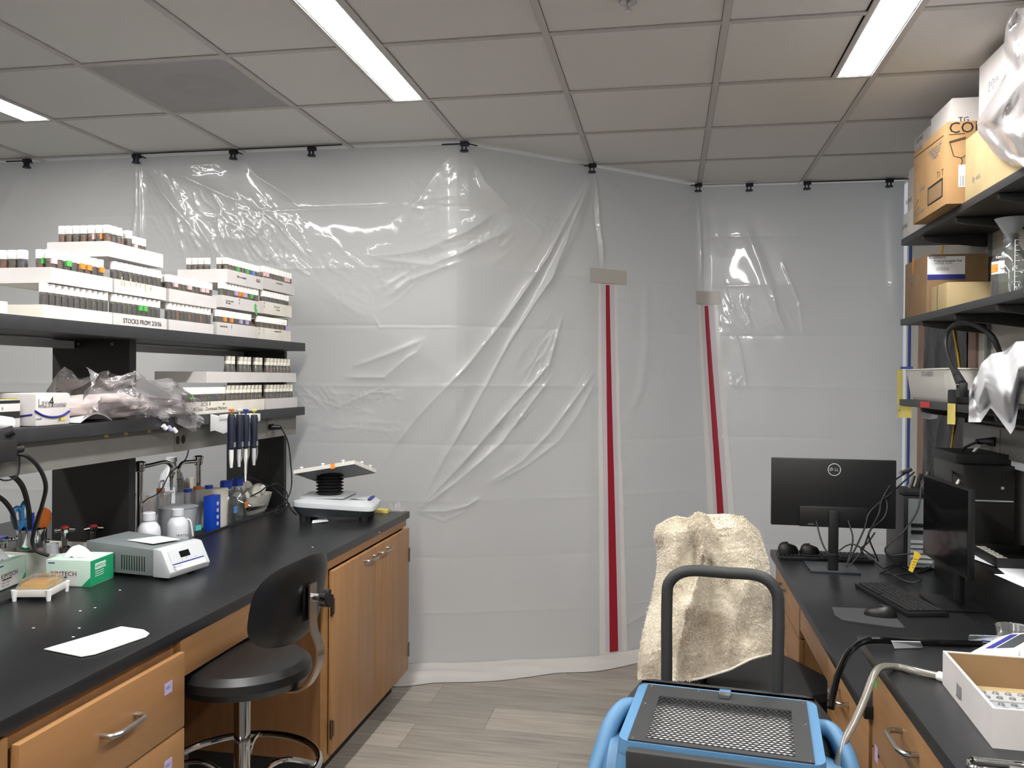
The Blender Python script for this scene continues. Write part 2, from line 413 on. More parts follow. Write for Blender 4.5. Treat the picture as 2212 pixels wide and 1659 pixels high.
def on_sheet(px, py):
    k = np.argmin((PX-px)**2+(PY-py)**2); return Ss.flat[k], Zs.flat[k]
def vnoise(x, y, seed=0):
    r = np.random.default_rng(seed).random((256, 256)); xi = np.floor(x).astype(int); yi = np.floor(y).astype(int); fx = x-xi; fy = y-yi
    fx = fx*fx*(3-2*fx); fy = fy*fy*(3-2*fy); g = lambda a, b: r[a % 256, b % 256]
    return (g(xi, yi)*(1-fx)+g(xi+1, yi)*fx)*(1-fy)+(g(xi, yi+1)*(1-fx)+g(xi+1, yi+1)*fx)*fy
def ridgen(x, y, sd): return 1-np.abs(vnoise(x, y, sd)*2-1)
D = (vnoise(S*1.3, Z*.8, 1)-.5)*.035+(vnoise(S*3.1, Z*1.4, 2)-.5)*.008
D += .0025*(vnoise(S*9, Z*6, 3)-.5)
for k, zf in enumerate((2.48, 2.17, 1.86, 1.55, 1.245, .94, .62, .31)):     # factory fold lines
    zz = zf+.02*(vnoise(S*1.1, S*0+k, 20+k)-.5)
    D += (.0028 if k % 2 else -.0026)*np.exp(-np.abs(Z-zz)/.007)*(.4+vnoise(S*2, S*0+k, 40+k))+.0012*(1 if k % 2 else -1)*np.exp(-((Z-zz)/.05)**2)
def ridge(pts, amp, wd, soft=False, taper=True, wob=.15):
    global D
    Q = [on_sheet(*p) for p in pts]; best = np.full(S.shape, 9.); tt = np.zeros(S.shape)
    L = [0]
    for i in range(len(Q)-1): L.append(L[-1]+math.dist(Q[i], Q[i+1]))
    s0 = min(q[0] for q in Q)-.25; s1 = max(q[0] for q in Q)+.25
    c0, c1 = np.searchsorted(sarr, [s0, s1]); c1 = max(c1, c0+1)
    SS, ZZ = S[:, c0:c1], Z[:, c0:c1]; b = np.full(SS.shape, 9.); tt = np.zeros(SS.shape)
    for i in range(len(Q)-1):
        ax, ay = Q[i]; bx, by = Q[i+1]; l2 = max(1e-9, (bx-ax)**2+(by-ay)**2)
        t = np.clip(((SS-ax)*(bx-ax)+(ZZ-ay)*(by-ay))/l2, 0, 1); d = np.hypot(SS-ax-t*(bx-ax), ZZ-ay-t*(by-ay))
        m_ = d < b; b = np.where(m_, d, b); tt = np.where(m_, (L[i]+t*(L[i+1]-L[i]))/L[-1], tt)
    f = np.exp(-(b/wd)**2) if soft else np.exp(-b/wd)
    e = np.clip(np.minimum(tt, 1-tt)*7, .05 if taper else .6, 1)
    D[:, c0:c1] += amp*f*e*(1+wob*(vnoise(SS*14, ZZ*14, 77)-.5)*2)
CN = (903, 1105)
for pts, a, wd, so in [
    ([(815, 1015), (905, 905), (1000, 790), (1090, 690), (1180, 560), (1240, 440), (1272, 375)], .022, .022, 0),
    ([CN, (960, 985), (1040, 850), (1100, 740), (1190, 600), (1274, 380)], .024, .022, 0),
    ([(930, 1040), (1000, 900), (1075, 770), (1150, 640), (1250, 450)], -.02, .05, 1),
    ([CN, (985, 1010), (1060, 930), (1120, 860), (1180, 790), (1215, 680)], .018, .018, 0),
    ([CN, (1000, 1035), (1080, 955), (1140, 880), (1200, 800)], .015, .016, 0),
    ([(950, 1060), (1030, 985), (1110, 900)], -.012, .04, 1),
    ([(1045, 1046), (1130, 992), (1190, 930), (1240, 860), (1293, 785)], .012, .012, 0),
    ([(1050, 1050), (1140, 1010), (1205, 950), (1250, 890), (1290, 810)], .010, .012, 0),
    ([CN, (960, 1100), (1010, 1092), (1040, 1072)], .012, .016, 0), ([CN, (960, 1120), (1010, 1108)], .009, .014, 0),
    ([(795, 552), (850, 548), (920, 540), (1000, 505), (1075, 462)], .016, .018, 0),
    ([(797, 550), (830, 562), (930, 568), (990, 548), (1060, 510), (1118, 500)], .012, .016, 0),
    ([(840, 640), (880, 612), (945, 583), (1010, 560)], .010, .013, 0), ([(820, 672), (870, 640), (900, 610)], .008, .012, 0),
    ([(800, 668), (825, 702), (900, 704), (1000, 712)], .009, .012, 0), ([(760, 790), (850, 765), (905, 745), (925, 728)], .012, .013, 0),
    ([(740, 820), (830, 812), (880, 775), (907, 762), (925, 730)], .012, .013, 0), ([(700, 900), (800, 880), (880, 820), (960, 780)], -.012, .05, 1),
    ([(297, 345), (292, 440), (288, 530)], .014, .012, 0), ([(300, 345), (302, 440), (304, 530)], .014, .012, 0),
    ([(300, 340), (360, 420), (420, 500), (470, 560)], .016, .022, 0), ([(310, 345), (380, 450), (400, 520)], .012, .016, 0), ([(300, 340), (430, 400), (520, 440)], .012, .02, 0),
    ([(300, 340), (200, 400), (90, 480)], .012, .03, 0), ([(70, 345), (20, 430), (-40, 520)], .02, .05, 1), ([(510, 330), (560, 380), (640, 430)], .012, .03, 0), ([(510, 330), (450, 350), (400, 360)], .01, .02, 0),
    ([(995, 315), (950, 370), (905, 440), (860, 500)], .014, .02, 0), ([(995, 315), (1050, 400), (1110, 460)], .012, .03, 0), ([(995, 315), (1100, 345), (1200, 375)], .012, .03, 0),
    ([(1277, 360), (1290, 460), (1302, 585)], .02, .012, 0), ([(1277, 360), (1283, 460), (1294, 585)], -.012, .016, 0), ([(1277, 360), (1240, 500), (1160, 650)], .014, .03, 1),
    ([(1277, 360), (1340, 420), (1400, 480)], .010, .03, 1), ([(1503, 408), (1507, 500), (1515, 612)], .022, .013, 0), ([(1503, 408), (1480, 450), (1450, 480)], .012, .02, 0), ([(1503, 408), (1470, 430), (1400, 440)], .012, .02, 0),
    ([(1503, 408), (1540, 480), (1560, 560)], -.012, .04, 1), ([(1600, 470), (1640, 560), (1680, 680), (1705, 750)], .012, .03, 1), ([(1655, 580), (1678, 680), (1698, 720)], .008, .015, 0),
    ([(1690, 560), (1725, 650), (1740, 740)], .009, .02, 0), ([(1600, 630), (1615, 680), (1622, 712)], .008, .014, 0), ([(1567, 600), (1590, 670), (1603, 705)], .008, .012, 0),
    ([(1545, 690), (1580, 700), (1600, 760), (1612, 850)], .009, .014, 0), ([(1570, 808), (1590, 840), (1605, 866)], .008, .01, 0), ([(1576, 806), (1600, 850)], .006, .01, 0),
    ([(1925, 395), (1930, 500), (1940, 700)], .02, .04, 1), ([(1390, 600), (1400, 750), (1380, 850), (1350, 905)], .010, .03, 1),
    ([(1330, 1360), (1400, 1330), (1450, 1320)], .010, .02, 0), ([(640, 850), (700, 870), (730, 880), (800, 850), (850, 845)], .008, .012, 0),
    ([(650, 930), (760, 925), (860, 930)], .005, .012, 0), ([(900, 1460), (1000, 1448), (1250, 1420)], .02, .03, 1)]:
    if so: ridge(pts, a*.5, wd, True)
    else:
        ridge(pts, a*.42, wd*.42, False, wob=.5)
        if a > .009: ridge(pts, a*.30, wd*1.8, True)
def crumple(px, py, rx, rz, amp, sc, ang=-50):
    global D
    s, z = on_sheet(px, py); c0, c1 = np.searchsorted(sarr, [s-2.2*rx, s+2.2*rx]); SS, ZZ = S[:, c0:c1], Z[:, c0:c1]
    m_ = np.exp(-((SS-s)/rx)**4-((ZZ-z)/rz)**4)*(.35+.9*vnoise(SS*6, ZZ*6, 61))
    a = math.radians(ang); U = (SS*math.cos(a)+ZZ*math.sin(a))*sc*.55; V = (-SS*math.sin(a)+ZZ*math.cos(a))*sc*1.5
    U = U+.8*vnoise(SS*sc*.8, ZZ*sc*.8, 33)
    D[:, c0:c1] += m_*amp*.5*(ridgen(U, V, 5)**5+.6*ridgen(U*1.9+3, V*1.8+U, 6)**5+.35*ridgen(U*4.3-V, V*3.6, 8)**3)
for c in [(340, 430, .12, .16, .010, 9, -58), (420, 470, .26, .16, .011, 9, -55), (400, 360, .3, .05, .006, 10, -20), (500, 470, .30, .12, .011, 10, -35), (570, 520, .22, .14, .009, 11, -50), (450, 540, .25, .14, .010, 10, -60), (620, 590, .14, .12, .010, 12, -40),
          (905, 410, .07, .12, .010, 13, 80), (940, 440, .16, .05, .010, 13, 10), (975, 360, .10, .12, .009, 14, 50), (890, 460, .10, .06, .008, 15, 60),
          (690, 860, .14, .06, .009, 17, -40), (760, 865, .12, .07, .009, 17, 0), (820, 850, .14, .05, .009, 17, 30), (760, 925, .30, .04, .005, 18, 0), (1195, 720, .08, .12, .009, 15, 60), (1160, 800, .10, .12, .009, 15, 55), (1130, 880, .12, .09, .007, 16, 45),
          (1250, 820, .06, .14, .007, 18, 55), (960, 530, .24, .10, .006, 11, 20), (860, 600, .14, .10, .007, 13, 30), (1060, 520, .16, .14, .005, 10, 45), (1150, 480, .2, .2, .0035, 9, 50), (1590, 690, .14, .16, .005, 14, -60), (1700, 700, .14, .2, .003, 12, -65), (1585, 850, .09, .12, .006, 16, -50),
          (1420, 830, .16, .3, .0022, 16, 60), (210, 400, .3, .2, .002, 9, -50), (960, 1000, .1, .1, .004, 18, 45), (1050, 950, .2, .2, .0025, 14, 50), (750, 600, .2, .2, .0025, 12, -30)]: crumple(*c)
# puckers beside the zips
def zipline(z):   # s of both zips at height z
    a = np.interp(z, [0, 2.2], [on_sheet(1325, 1425)[0], on_sheet(1313, 592)[0]]); b = np.interp(z, [0, 2.12], [LK[4]+.0, LK[4]+.01]); return a, b
za, zb = zipline(Z)
for zz, sg in ((za, 1), (zb, 1)):
    dd = np.abs(S-zz); D *= 1-.85*np.exp(-(dd/.11)**2)*np.clip((2.35-Z)/.2, 0, 1); D += .0035*np.exp(-((dd-.075)/.04)**2)*(vnoise(Z*24, S*3, 9)-.5)*2*(Z < 2.05)
D *= np.clip((Z)/.08, .2, 1)*np.clip((CH-Z)/.12, .15, 1)
dxs = np.gradient(X, axis=1); dys = np.gradient(Y, axis=1); ln = np.hypot(dxs, dys); NX, NY = dys/ln, -dxs/ln     # towards the camera
XX, YY = X+NX*D, Y+NY*D
XX = np.minimum(XX, XR-.004)
co = np.stack([XX, YY, Z], -1).reshape(-1, 3)
ii = (np.arange(NV)[:, None]*(NU+1)+np.arange(NU)[None]).reshape(-1)
fc = np.stack([ii, ii+1, ii+NU+2, ii+NU+1], 1)
me = bpy.data.meshes.new('plastic_sheet'); me.vertices.add(len(co)); me.vertices.foreach_set('co', co.ravel())
me.loops.add(fc.size); me.loops.foreach_set('vertex_index', fc.ravel().astype(np.int32)); me.polygons.add(len(fc)); me.polygons.foreach_set('loop_start', np.arange(0, fc.size, 4, dtype=np.int32))
me.update(calc_edges=True); me.validate(); me.polygons.foreach_set('use_smooth', [True]*len(me.polygons))
cm = mat('curtain_film', (206, 205, 203), .30, bump=(38, .05, .002), spec=.6, coat=.8)
cm.node_tree.nodes['Principled BSDF'].inputs['Coat Roughness'].default_value = .045
nt = cm.node_tree; tl = nt.nodes.new('ShaderNodeBsdfTranslucent'); tl.inputs[0].default_value = lin((220, 222, 224)); mx = nt.nodes.new('ShaderNodeMixShader'); mx.inputs[0].default_value = .42
nt.links.new(nt.nodes['Principled BSDF'].outputs[0], mx.inputs[1]); nt.links.new(tl.outputs[0], mx.inputs[2]); nt.links.new(mx.outputs[0], nt.nodes['Material Output'].inputs[0])
me.materials.append(cm)
curt = thing('plastic_curtain', 'floor-to-ceiling translucent white plastic dust barrier with red zips', 'curtain', (-.43, 4.75, 0))
so = bpy.data.objects.new('plastic_sheet', me); me.transform(RM[curt.name].inverted()); COL.objects.link(so); so.parent = curt
# skirt lying on the floor
def P2(s, z, off):
    k = min(int(round(s/LK[-1]*NU)), NU); r_ = min(int(round(z/CH*NV)), NV)
    return Vector((XX[r_, k]+NX[r_, k]*off, YY[r_, k]+NY[r_, k]*off, max(z, .0)))
M['skirt'] = mat('skirt_film', (186, 183, 178), .4, bump=(30, .3, .003))
mb = MB()
sA = LK[1]+.1; sB = on_sheet(1480, 1400)[0]
def sk(u, v):
    s = sA+(sB-sA)*u; wd = .24*(1-u)**.8+.04; p = P2(s, .004, .004)
    n = mnoise.noise(Vector((s*4, v*3, 0))); e = .06*mnoise.noise(Vector((s*3, 5, 0)))
    q = P2(s, .004, .004+(wd+e)*v); h = .035*(1-v)**2+.012*abs(n)*(1-v*.6)+.003+.012*math.sin(PI*min(1, v*1.2))*(.5+n)
    return (q.x, q.y, max(.003, h))
mb.grid(sk, 120, 10); build('floor_skirt', mb, 'skirt', curt, world=True)
# zips: clear tape border, then red cloth strip, both following the sheet
def strip(name, m, sfun, z0, z1, w0, w1, off, n=60, xo=0, wav=0, par=curt):
    mb = MB()
    def f(u, v):
        z = z0+(z1-z0)*v; s = sfun(z)+xo+((w0+(w1-w0)*v)*(u-.5))+wav*math.sin(z*9)*.3
        # local average of the sheet so the strip floats just proud of it
        k = int(np.clip(round(s/LK[-1]*NU), 1, NU-1)); r_ = int(np.clip(round(z/CH*NV), 0, NV))
        d = max(D[r_, k-1:k+2].max(), D[r_, k])+off
        return (X[r_, k]+(s-sarr[k])*dxs[r_, k]/max(ln[r_, k], 1e-6)+NX[r_, k]*d, Y[r_, k]+(s-sarr[k])*dys[r_, k]/max(ln[r_, k], 1e-6)+NY[r_, k]*d, z)
    mb.grid(f, 3, n); return build(name, mb, m, par, world=True, solid=.0008)
M['tapeclear'] = mat('clear_tape', (206, 204, 200), .3, coat=.3); M['tapeviolet'] = mat('zip_tape', (190, 184, 190), .4)
z1f = lambda z: float(np.interp(z, [0, 2.2], [on_sheet(1325, 1425)[0], on_sheet(1313, 592)[0]]))
z2f = lambda z: float(np.interp(z, [0, .75, 2.12], [LK[4]+.035, LK[4]+.02, LK[4]+.012]))
for zf, zt, k in ((z1f, 2.19, 0), (z2f, 2.11, 1)):
    a = strip('tape_border', 'tapeclear', zf, .03, zt, .17 if k == 0 else .20, .135, .002)
    b = strip('zip_tape', 'tapeviolet', zf, .05, zt, .10, .095, .0035)
    c = strip('red_zip', 'redzip', zf, .05, zt-.06, .052 if k == 0 else .055, .026, .0055, xo=0 if k == 0 else -.005)
    c['label'] = 'dark red cloth zip strip'
    M['toptape'] = mat('top_tape', (176, 171, 164), .35)
    strip('top_tape', 'toptape', zf, zt-.05, zt+.03, .17 if k else .26, .17 if k else .26, .007, n=2)
# clamps along the top of the curtain
names9 = ['leftmost', 'second from the left', 'third from the left', 'fourth from the left, on the bare ceiling edge', 'at the left corner where the curtain turns back', 'at the middle of the slanting stretch', 'above the right-hand red zip', 'first right of the right-hand zip', 'second from the right', 'rightmost, near the boxes']
for (px, py, a1, a2), nm in zip([(70, 344, -.13, .05), (300, 335, 0, .07), (510, 329, -.0, .06), (677, 320, 0, 0), (995, 310, -.12, .07), (1275, 358, -.12, 0), (1502, 402, -.11, 0), (1615, 401, 0, 0), (1745, 396, 0, 0), (1922, 389, 0, .0)], names9):
    s_, z_ = on_sheet(px, py+4); k = int(round(s_/LK[-1]*NU)); p = Vector((X[-1, k]+NX[-1, k]*.03, Y[-1, k]+NY[-1, k]*.03, CH-.012))
    t = thing('ceiling_clamp', 'small black ceiling clamp, '+nm, 'clamp', p)
    mb = MB(); mb.box(-.022, .022, -.012, .012, -.012, .008); build('jaw', mb, 'navy', t, bev=.002)
    mb = MB(); mb.box(-.016, -.010, -.008, .008, -.032, -.012); mb.box(.004, .010, -.008, .008, -.034, -.012); mb.lathe([(.004, -.042), (.022, -.040), (.022, -.034), (.004, -.032)], 12, c=(-.002, 0, 0)); build('wing_screw', mb, 'navy', t)
    if a1: mb = MB(); mb.box(a1, -.02, -.006, .002, -.004, .002); build('arm', mb, 'navy', t)
    if a2: mb = MB(); mb.cyl((.02, 0, -.002), (a2, -.02, -.02), .004, .003, 8); build('lever', mb, 'navy', t)
# black ceiling-edge gap strips, as seen where the tiles stop short
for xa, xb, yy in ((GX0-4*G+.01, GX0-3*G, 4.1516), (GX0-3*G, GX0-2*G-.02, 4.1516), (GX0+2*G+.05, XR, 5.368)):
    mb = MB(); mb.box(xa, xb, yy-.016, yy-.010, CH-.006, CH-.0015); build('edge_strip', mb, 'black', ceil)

# ================================================================== RIGHT WALL DETAILS
YE = 5.30
mb = MB(); mb.box(XR-.012, XR-.0, 4.99, 5.11, .0, 2.2); a = struct(build('trim_1', mb, 'pink'))
mb = MB(); mb.box(XR-.012, XR, 4.20, 4.30, .0, 1.98); struct(build('trim_2', mb, 'pink'))
mb = MB(); mb.grid(lambda u, v: (XR-.014-.012*abs(mnoise.noise(Vector((u*5, v*4, 1))))-.01*mnoise.noise(Vector((u*9+v*5, v*7, 4))), 4.31+.67*u, .02+1.95*v), 30, 60)
tag(build('black_sheet', mb, 'blacksheet', bev=0), 'wrinkled black plastic sheet hung over the wall opening behind the shelves', 'plastic sheet')
mb = MB(); mb.box(XR-.008, XR-.001, 5.30, 5.335, .02, 2.78); tag(build('tape_strip', mb, 'paintersblue'), 'long vertical strip of blue painters tape at the curtain edge', 'tape')
mb = MB(); mb.tube([AX(2058, 500, XR-.02), AX(2035, 560, XR-.02)]+[AX(2072, 790, XR-.02), AX(2066, 860, XR-.02), AX(2060, 930, XR-.02), AX(2052, 985, XR-.02), AX(2048, 1010, XR-.02)][0:], .005, 8)
tag(build('hanging_rope', mb, 'yellowtips'), 'thin yellow rope hanging down the wall beside the black sheet', 'rope')
# ================================================================== LEFT BENCH
XF = -1.29; XB = -1.945; YEND = 4.14
t = thing('bench_top', 'long black epoxy worktop of the left bench, scratched and matte', 'worktop', (XF, 2, .88))
mb = MB(); mb.box(XB, XF, -.4, YEND, .880, .914); build('slab', mb, 'epoxy', t, bev=.004, world=True)
mb = MB(); mb.box(XB-.012, XB, -.4, YEND, .895, .922); build('marine_edge', mb, 'epoxy_edge', t, bev=.003, world=True)
t = thing('service_ledge', 'black service ledge between the two halves of the left bench', 'worktop', (-2.15, 2, .88))
mb = MB(); mb.box(-2.34, XB-.014, -.4, YEND, .880, .912); build('slab', mb, 'epoxy', t, bev=.003, world=True)
t = thing('rear_bench_top', 'black worktop on the far side of the left bench behind the uprights', 'worktop', (-2.6, 2, .88))
mb = MB(); mb.box(-3.0, -2.345, -.4, YEND, .880, .914); build('slab', mb, 'epoxy', t, bev=.004, world=True)
def bow_handle(parent, c, xd, nrm, L=.10, r=.0055, out=.032, name='handle'):
    c, xd, nrm = Vector(c), Vector(xd).normalized(), Vector(nrm).normalized()
    P = [c-xd*L/2, c-xd*L/2+nrm*out*.65, c-xd*(L/2-.018)+nrm*out*.97, c-xd*L*.15+nrm*out, c+xd*L*.15+nrm*out, c+xd*(L/2-.018)+nrm*out*.97, c+xd*L/2+nrm*out*.65, c+xd*L/2]
    mb = MB(); mb.tube(P, r, 10, 4); return build(name, mb, 'satin', parent, world=True)
# door cabinet at the far end
XC = -1.315
t = thing('base_cabinet', 'maple base cabinet with two tall doors at the curtain end', 'cabinet', (-1.6, 3.6, 0))
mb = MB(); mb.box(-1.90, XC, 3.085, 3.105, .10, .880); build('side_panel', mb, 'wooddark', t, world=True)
mb = MB(); mb.box(-1.90, XC, 4.08, 4.10, .10, .880); build('side_panel', mb, 'wood', t, world=True)
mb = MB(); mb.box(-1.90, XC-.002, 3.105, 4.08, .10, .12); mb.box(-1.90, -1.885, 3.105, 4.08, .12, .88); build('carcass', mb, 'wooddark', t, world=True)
mb = MB(); mb.box(XC, XC+.018, 3.075, 4.10, .845, .880); mb.box(XC, XC+.018, 3.075, 3.105, .10, .845); mb.box(XC, XC+.018, 3.105, 4.10, .10, .118); build('face_frame', mb, 'woodh', t, world=True)
for y0, y1, hy in ((3.112, 3.590, 3.51), (3.594, 4.094, 3.69)):
    d = thing_ = build('door', MB().box(XC+.018, XC+.037, y0, y1, .122, .838), 'wood', t, bev=.0015, world=True)
    bow_handle(d, (XC+.037, hy, .805), (0, 1, 0), (1, 0, 0), L=.11)
    yy = y0 if hy > y1-.2 else y1
    for z in (.22, .70):
        mb = MB(); mb.cyl((XC+.034, yy+(-.007 if yy == y0 else .006), z-.035), (XC+.034, yy+(-.007 if yy == y0 else .006), z+.035), .006, n=10); mb.box(XC+.036, XC+.039, min(yy, yy+(.012 if yy == y0 else -.012)), max(yy, yy+(.012 if yy == y0 else -.012)), z-.03, z+.03); build('hinge', mb, 'brass', d, world=True)
mb = MB(); mb.box(-1.88, XC-.05, 3.09, 4.09, 0, .10); build('toe_kick', mb, 'kick', t, world=True)
# knee space rail and panel
t = thing('knee_rail', 'maple rail and back panel of the open knee space over the stool', 'panel', (-1.6, 2.6, 0))
mb = MB(); mb.box(XC, XC+.020, 2.085, 3.073, .775, .880); build('rail', mb, 'woodh', t, world=True)
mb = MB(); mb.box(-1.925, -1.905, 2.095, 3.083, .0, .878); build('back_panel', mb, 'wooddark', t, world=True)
# drawer cabinet
t = thing('drawer_cabinet', 'maple drawer cabinet with bow handles and lilac stickers in front of the stool', 'cabinet', (-1.6, 1.7, 0))
mb = MB(); mb.box(-1.90, XC+.002, 2.062, 2.082, .10, .880); mb.box(-1.90, XC, 1.44, 1.46, .10, .88); build('side_panel', mb, 'wood', t, world=True)
mb = MB(); mb.box(XC-.02, XC+.004, 1.46, 2.062, .10, .88); mb.box(-1.9, XC-.02, 1.46, 2.062, .10, .12); mb.box(-1.90, -1.885, 1.46, 2.062, .12, .88); build('carcass', mb, 'wooddark', t, world=True)
mb = MB(); mb.box(XC+.004, XC+.018, 1.43, 1.478, .10, .87); build('stile', mb, 'wood', t, world=True)
for z0, z1 in ((.652, .852), (.424, .646), (.124, .418)):
    d = build('drawer', MB().box(XC+.018, XC+.038, 1.485, 2.078, z0, z1), 'woodh', t, bev=.0015, world=True)
    bow_handle(d, (XC+.038, 1.80, z0+.115 if z0 > .6 else z0+.15), (0, 1, 0), (1, 0, 0), L=.125, r=.0065, out=.036)
    if z0 > .4:
        a = label_on(d, 'drawer_sticker', 'purple', (XC+.0382, 1.985, z0+.115 if z0 > .6 else z0+.14), (0, 1, 0), (0, 0, 1), .034, .03); text(d, 'ABC', .012, (XC+.039, 1.989, z0+.128 if z0 > .6 else z0+.152), (0, 1, 0), (0, 0, 1), 'inkgrey')
mb = MB(); mb.box(-1.88, XC-.05, 1.45, 2.07, 0, .10); build('toe_kick', mb, 'kick', t, world=True)
t = thing('end_cabinet', 'maple cabinet at the bottom left corner beside the drawers', 'cabinet', (-1.6, 1.2, 0))
mb = MB(); mb.box(-1.90, XC+.002, .72, 1.428, .10, .880); build('carcass', mb, 'wood', t, world=True)
d = build('door', MB().box(XC+.018, XC+.038, .75, 1.41, .124, .845), 'wood', t, bev=.0015, world=True); bow_handle(d, (XC+.038, .86, .80), (0, 1, 0), (1, 0, 0))
mb = MB(); mb.box(-1.88, XC-.05, .75, 1.42, 0, .10); build('toe_kick', mb, 'kick', t, world=True)

# shelf unit over the bench
t = thing('shelf_unit', 'black two-level shelving with panel uprights standing on the left bench', 'shelving', (-2.1, 3, .91))
SX = -1.85
mb = MB(); mb.box(-2.30, SX, .9, 4.11, 1.728, 1.770); build('top_shelf', mb, 'shelfmat', t, bev=.003, world=True)
mb = MB(); mb.box(-2.30, SX, .9, 4.11, 1.398, 1.440); build('lower_shelf', mb, 'shelfmat', t, bev=.003, world=True)
for y0, y1 in ((2.80, 2.84), (4.075, 4.105), (1.30, 1.34)):
    mb = MB(); mb.box(-2.27, -1.950, y0, y1, 1.441, 1.727); o = build('upright', mb, 'blackpanel', t, world=True)
    mb = MB(); mb.box(-2.27, -1.950, y0, y1, .914, 1.397); o = build('upright', mb, 'blackpanel', t, world=True)
    if y0 < 3:
        mb = MB(); [mb.cyl((x, y0, 1.712), (x, y0-.003, 1.712), .006, n=8) for x in (-2.16, -2.02)]; build('bolt', mb, 'midgrey', t, world=True)
for y0, y1 in ((1.35, 2.79), (2.85, 4.065)):
    mb = MB(); mb.box(-2.2, -2.17, y0, y1, 1.695, 1.722); build('stiffener', mb, 'lightgrey', t, world=True)
mb = MB(); mb.box(-1.94, -1.888, .9, 4.085, 1.300, 1.397); build('raceway', mb, 'raceway', t, world=True)
def outlet(par, y, z, xf=-1.888, w_=.075, h=.092, slots=True, m='outlet'):
    o = build('outlet_plate', MB().box(xf, xf+.0025, y-w_/2, y+w_/2, z-h/2, z+h/2), m, par, world=True, bev=.0008)
    mb = MB()
    for dy in (-.019, .019): mb.xf(Matrix()).prism([(math.cos(a)*.0135, math.sin(a)*.017) for a in np.linspace(0, 2*PI, 14, endpoint=False)], 0, .0015, frame((xf+.0025, y+dy, z), (0, 1, 0), (0, 0, 1)))
    build('socket', mb, 'black', o, world=True); return o
outlet(t, 3.03, 1.345); outlet(t, 3.80, 1.352)
for px, py in ((225, 946), (268, 940), (318, 935)):
    p = AX(px, py, -1.8875); label_on(t, 'tape_scrap', 'yellow', p, (0, 1, 0), (0, 0, 1), .022, .010)

# ---- vial trays and vials
def make_vial(name, food, capm='cap', tape=None, big=False):
    t = thing(name, 'x', 'vial'); r, h = (.0125, .092)
    if big: r, h = .0145, .088
    build('tube', MB().lathe([(r, 0), (r, h)], 12), 'vialtube', t)
    build('food', MB().lathe([(r*.93, .002), (r*.93, .056+.012*random.random()), (r*.6, .072)], 10), FOOD[food], t)
    build('cap', MB().lathe([(r*1.06, h-.014), (r*1.08, h+.012), (r*1.0, h+.014)], 12), capm, t)
    if tape: build('tape_label', MB().box(-.004, r*1.1, -r*.75, r*.75, .058, .076), tape, t)
    return t
def make_bottle(name, food):
    t = thing(name, 'x', 'bottle'); r = .0165
    build('tube', MB().lathe([(r, 0), (r*1.05, .035), (r*.80, .070), (r*.72, .082)], 12), 'vialtube', t)
    build('food', MB().lathe([(r*.94, .002), (r*.98, .034), (r*.72, .068)], 10), FOOD[food], t)
    build('cap', MB().lathe([(r*.86, .078), (r*.88, .090), (r*.80, .092), (r*.86, .094), (r*.86, .112)], 12), 'capbeige', t)
    return t
PV = {}
def vial(kind, food, tape, p, label, group):
    k = (kind, food, tape)
    if k not in PV:
        v = make_vial('fly_vial', food, tape=tape, big=(kind == 'big')) if kind != 'bottle' else make_bottle('stock_bottle', food)
        PV[k] = v; v.location = p; v['label'] = label; v['group'] = group; RM[v.name] = TR(p); return v
    return dup(PV[k], p, None, label, group)
def tray_thing(label, x0, y0, y1, z0, h, m='boxwhite', depth=.235, rz=0):
    t = thing('card_tray', label, 'tray', (x0, y0, z0), rz)
    b = build('tray_body', tray(MB(), -depth, 0, 0, y1-y0, 0, h), m, t)
    return t
ZS = 1.7705
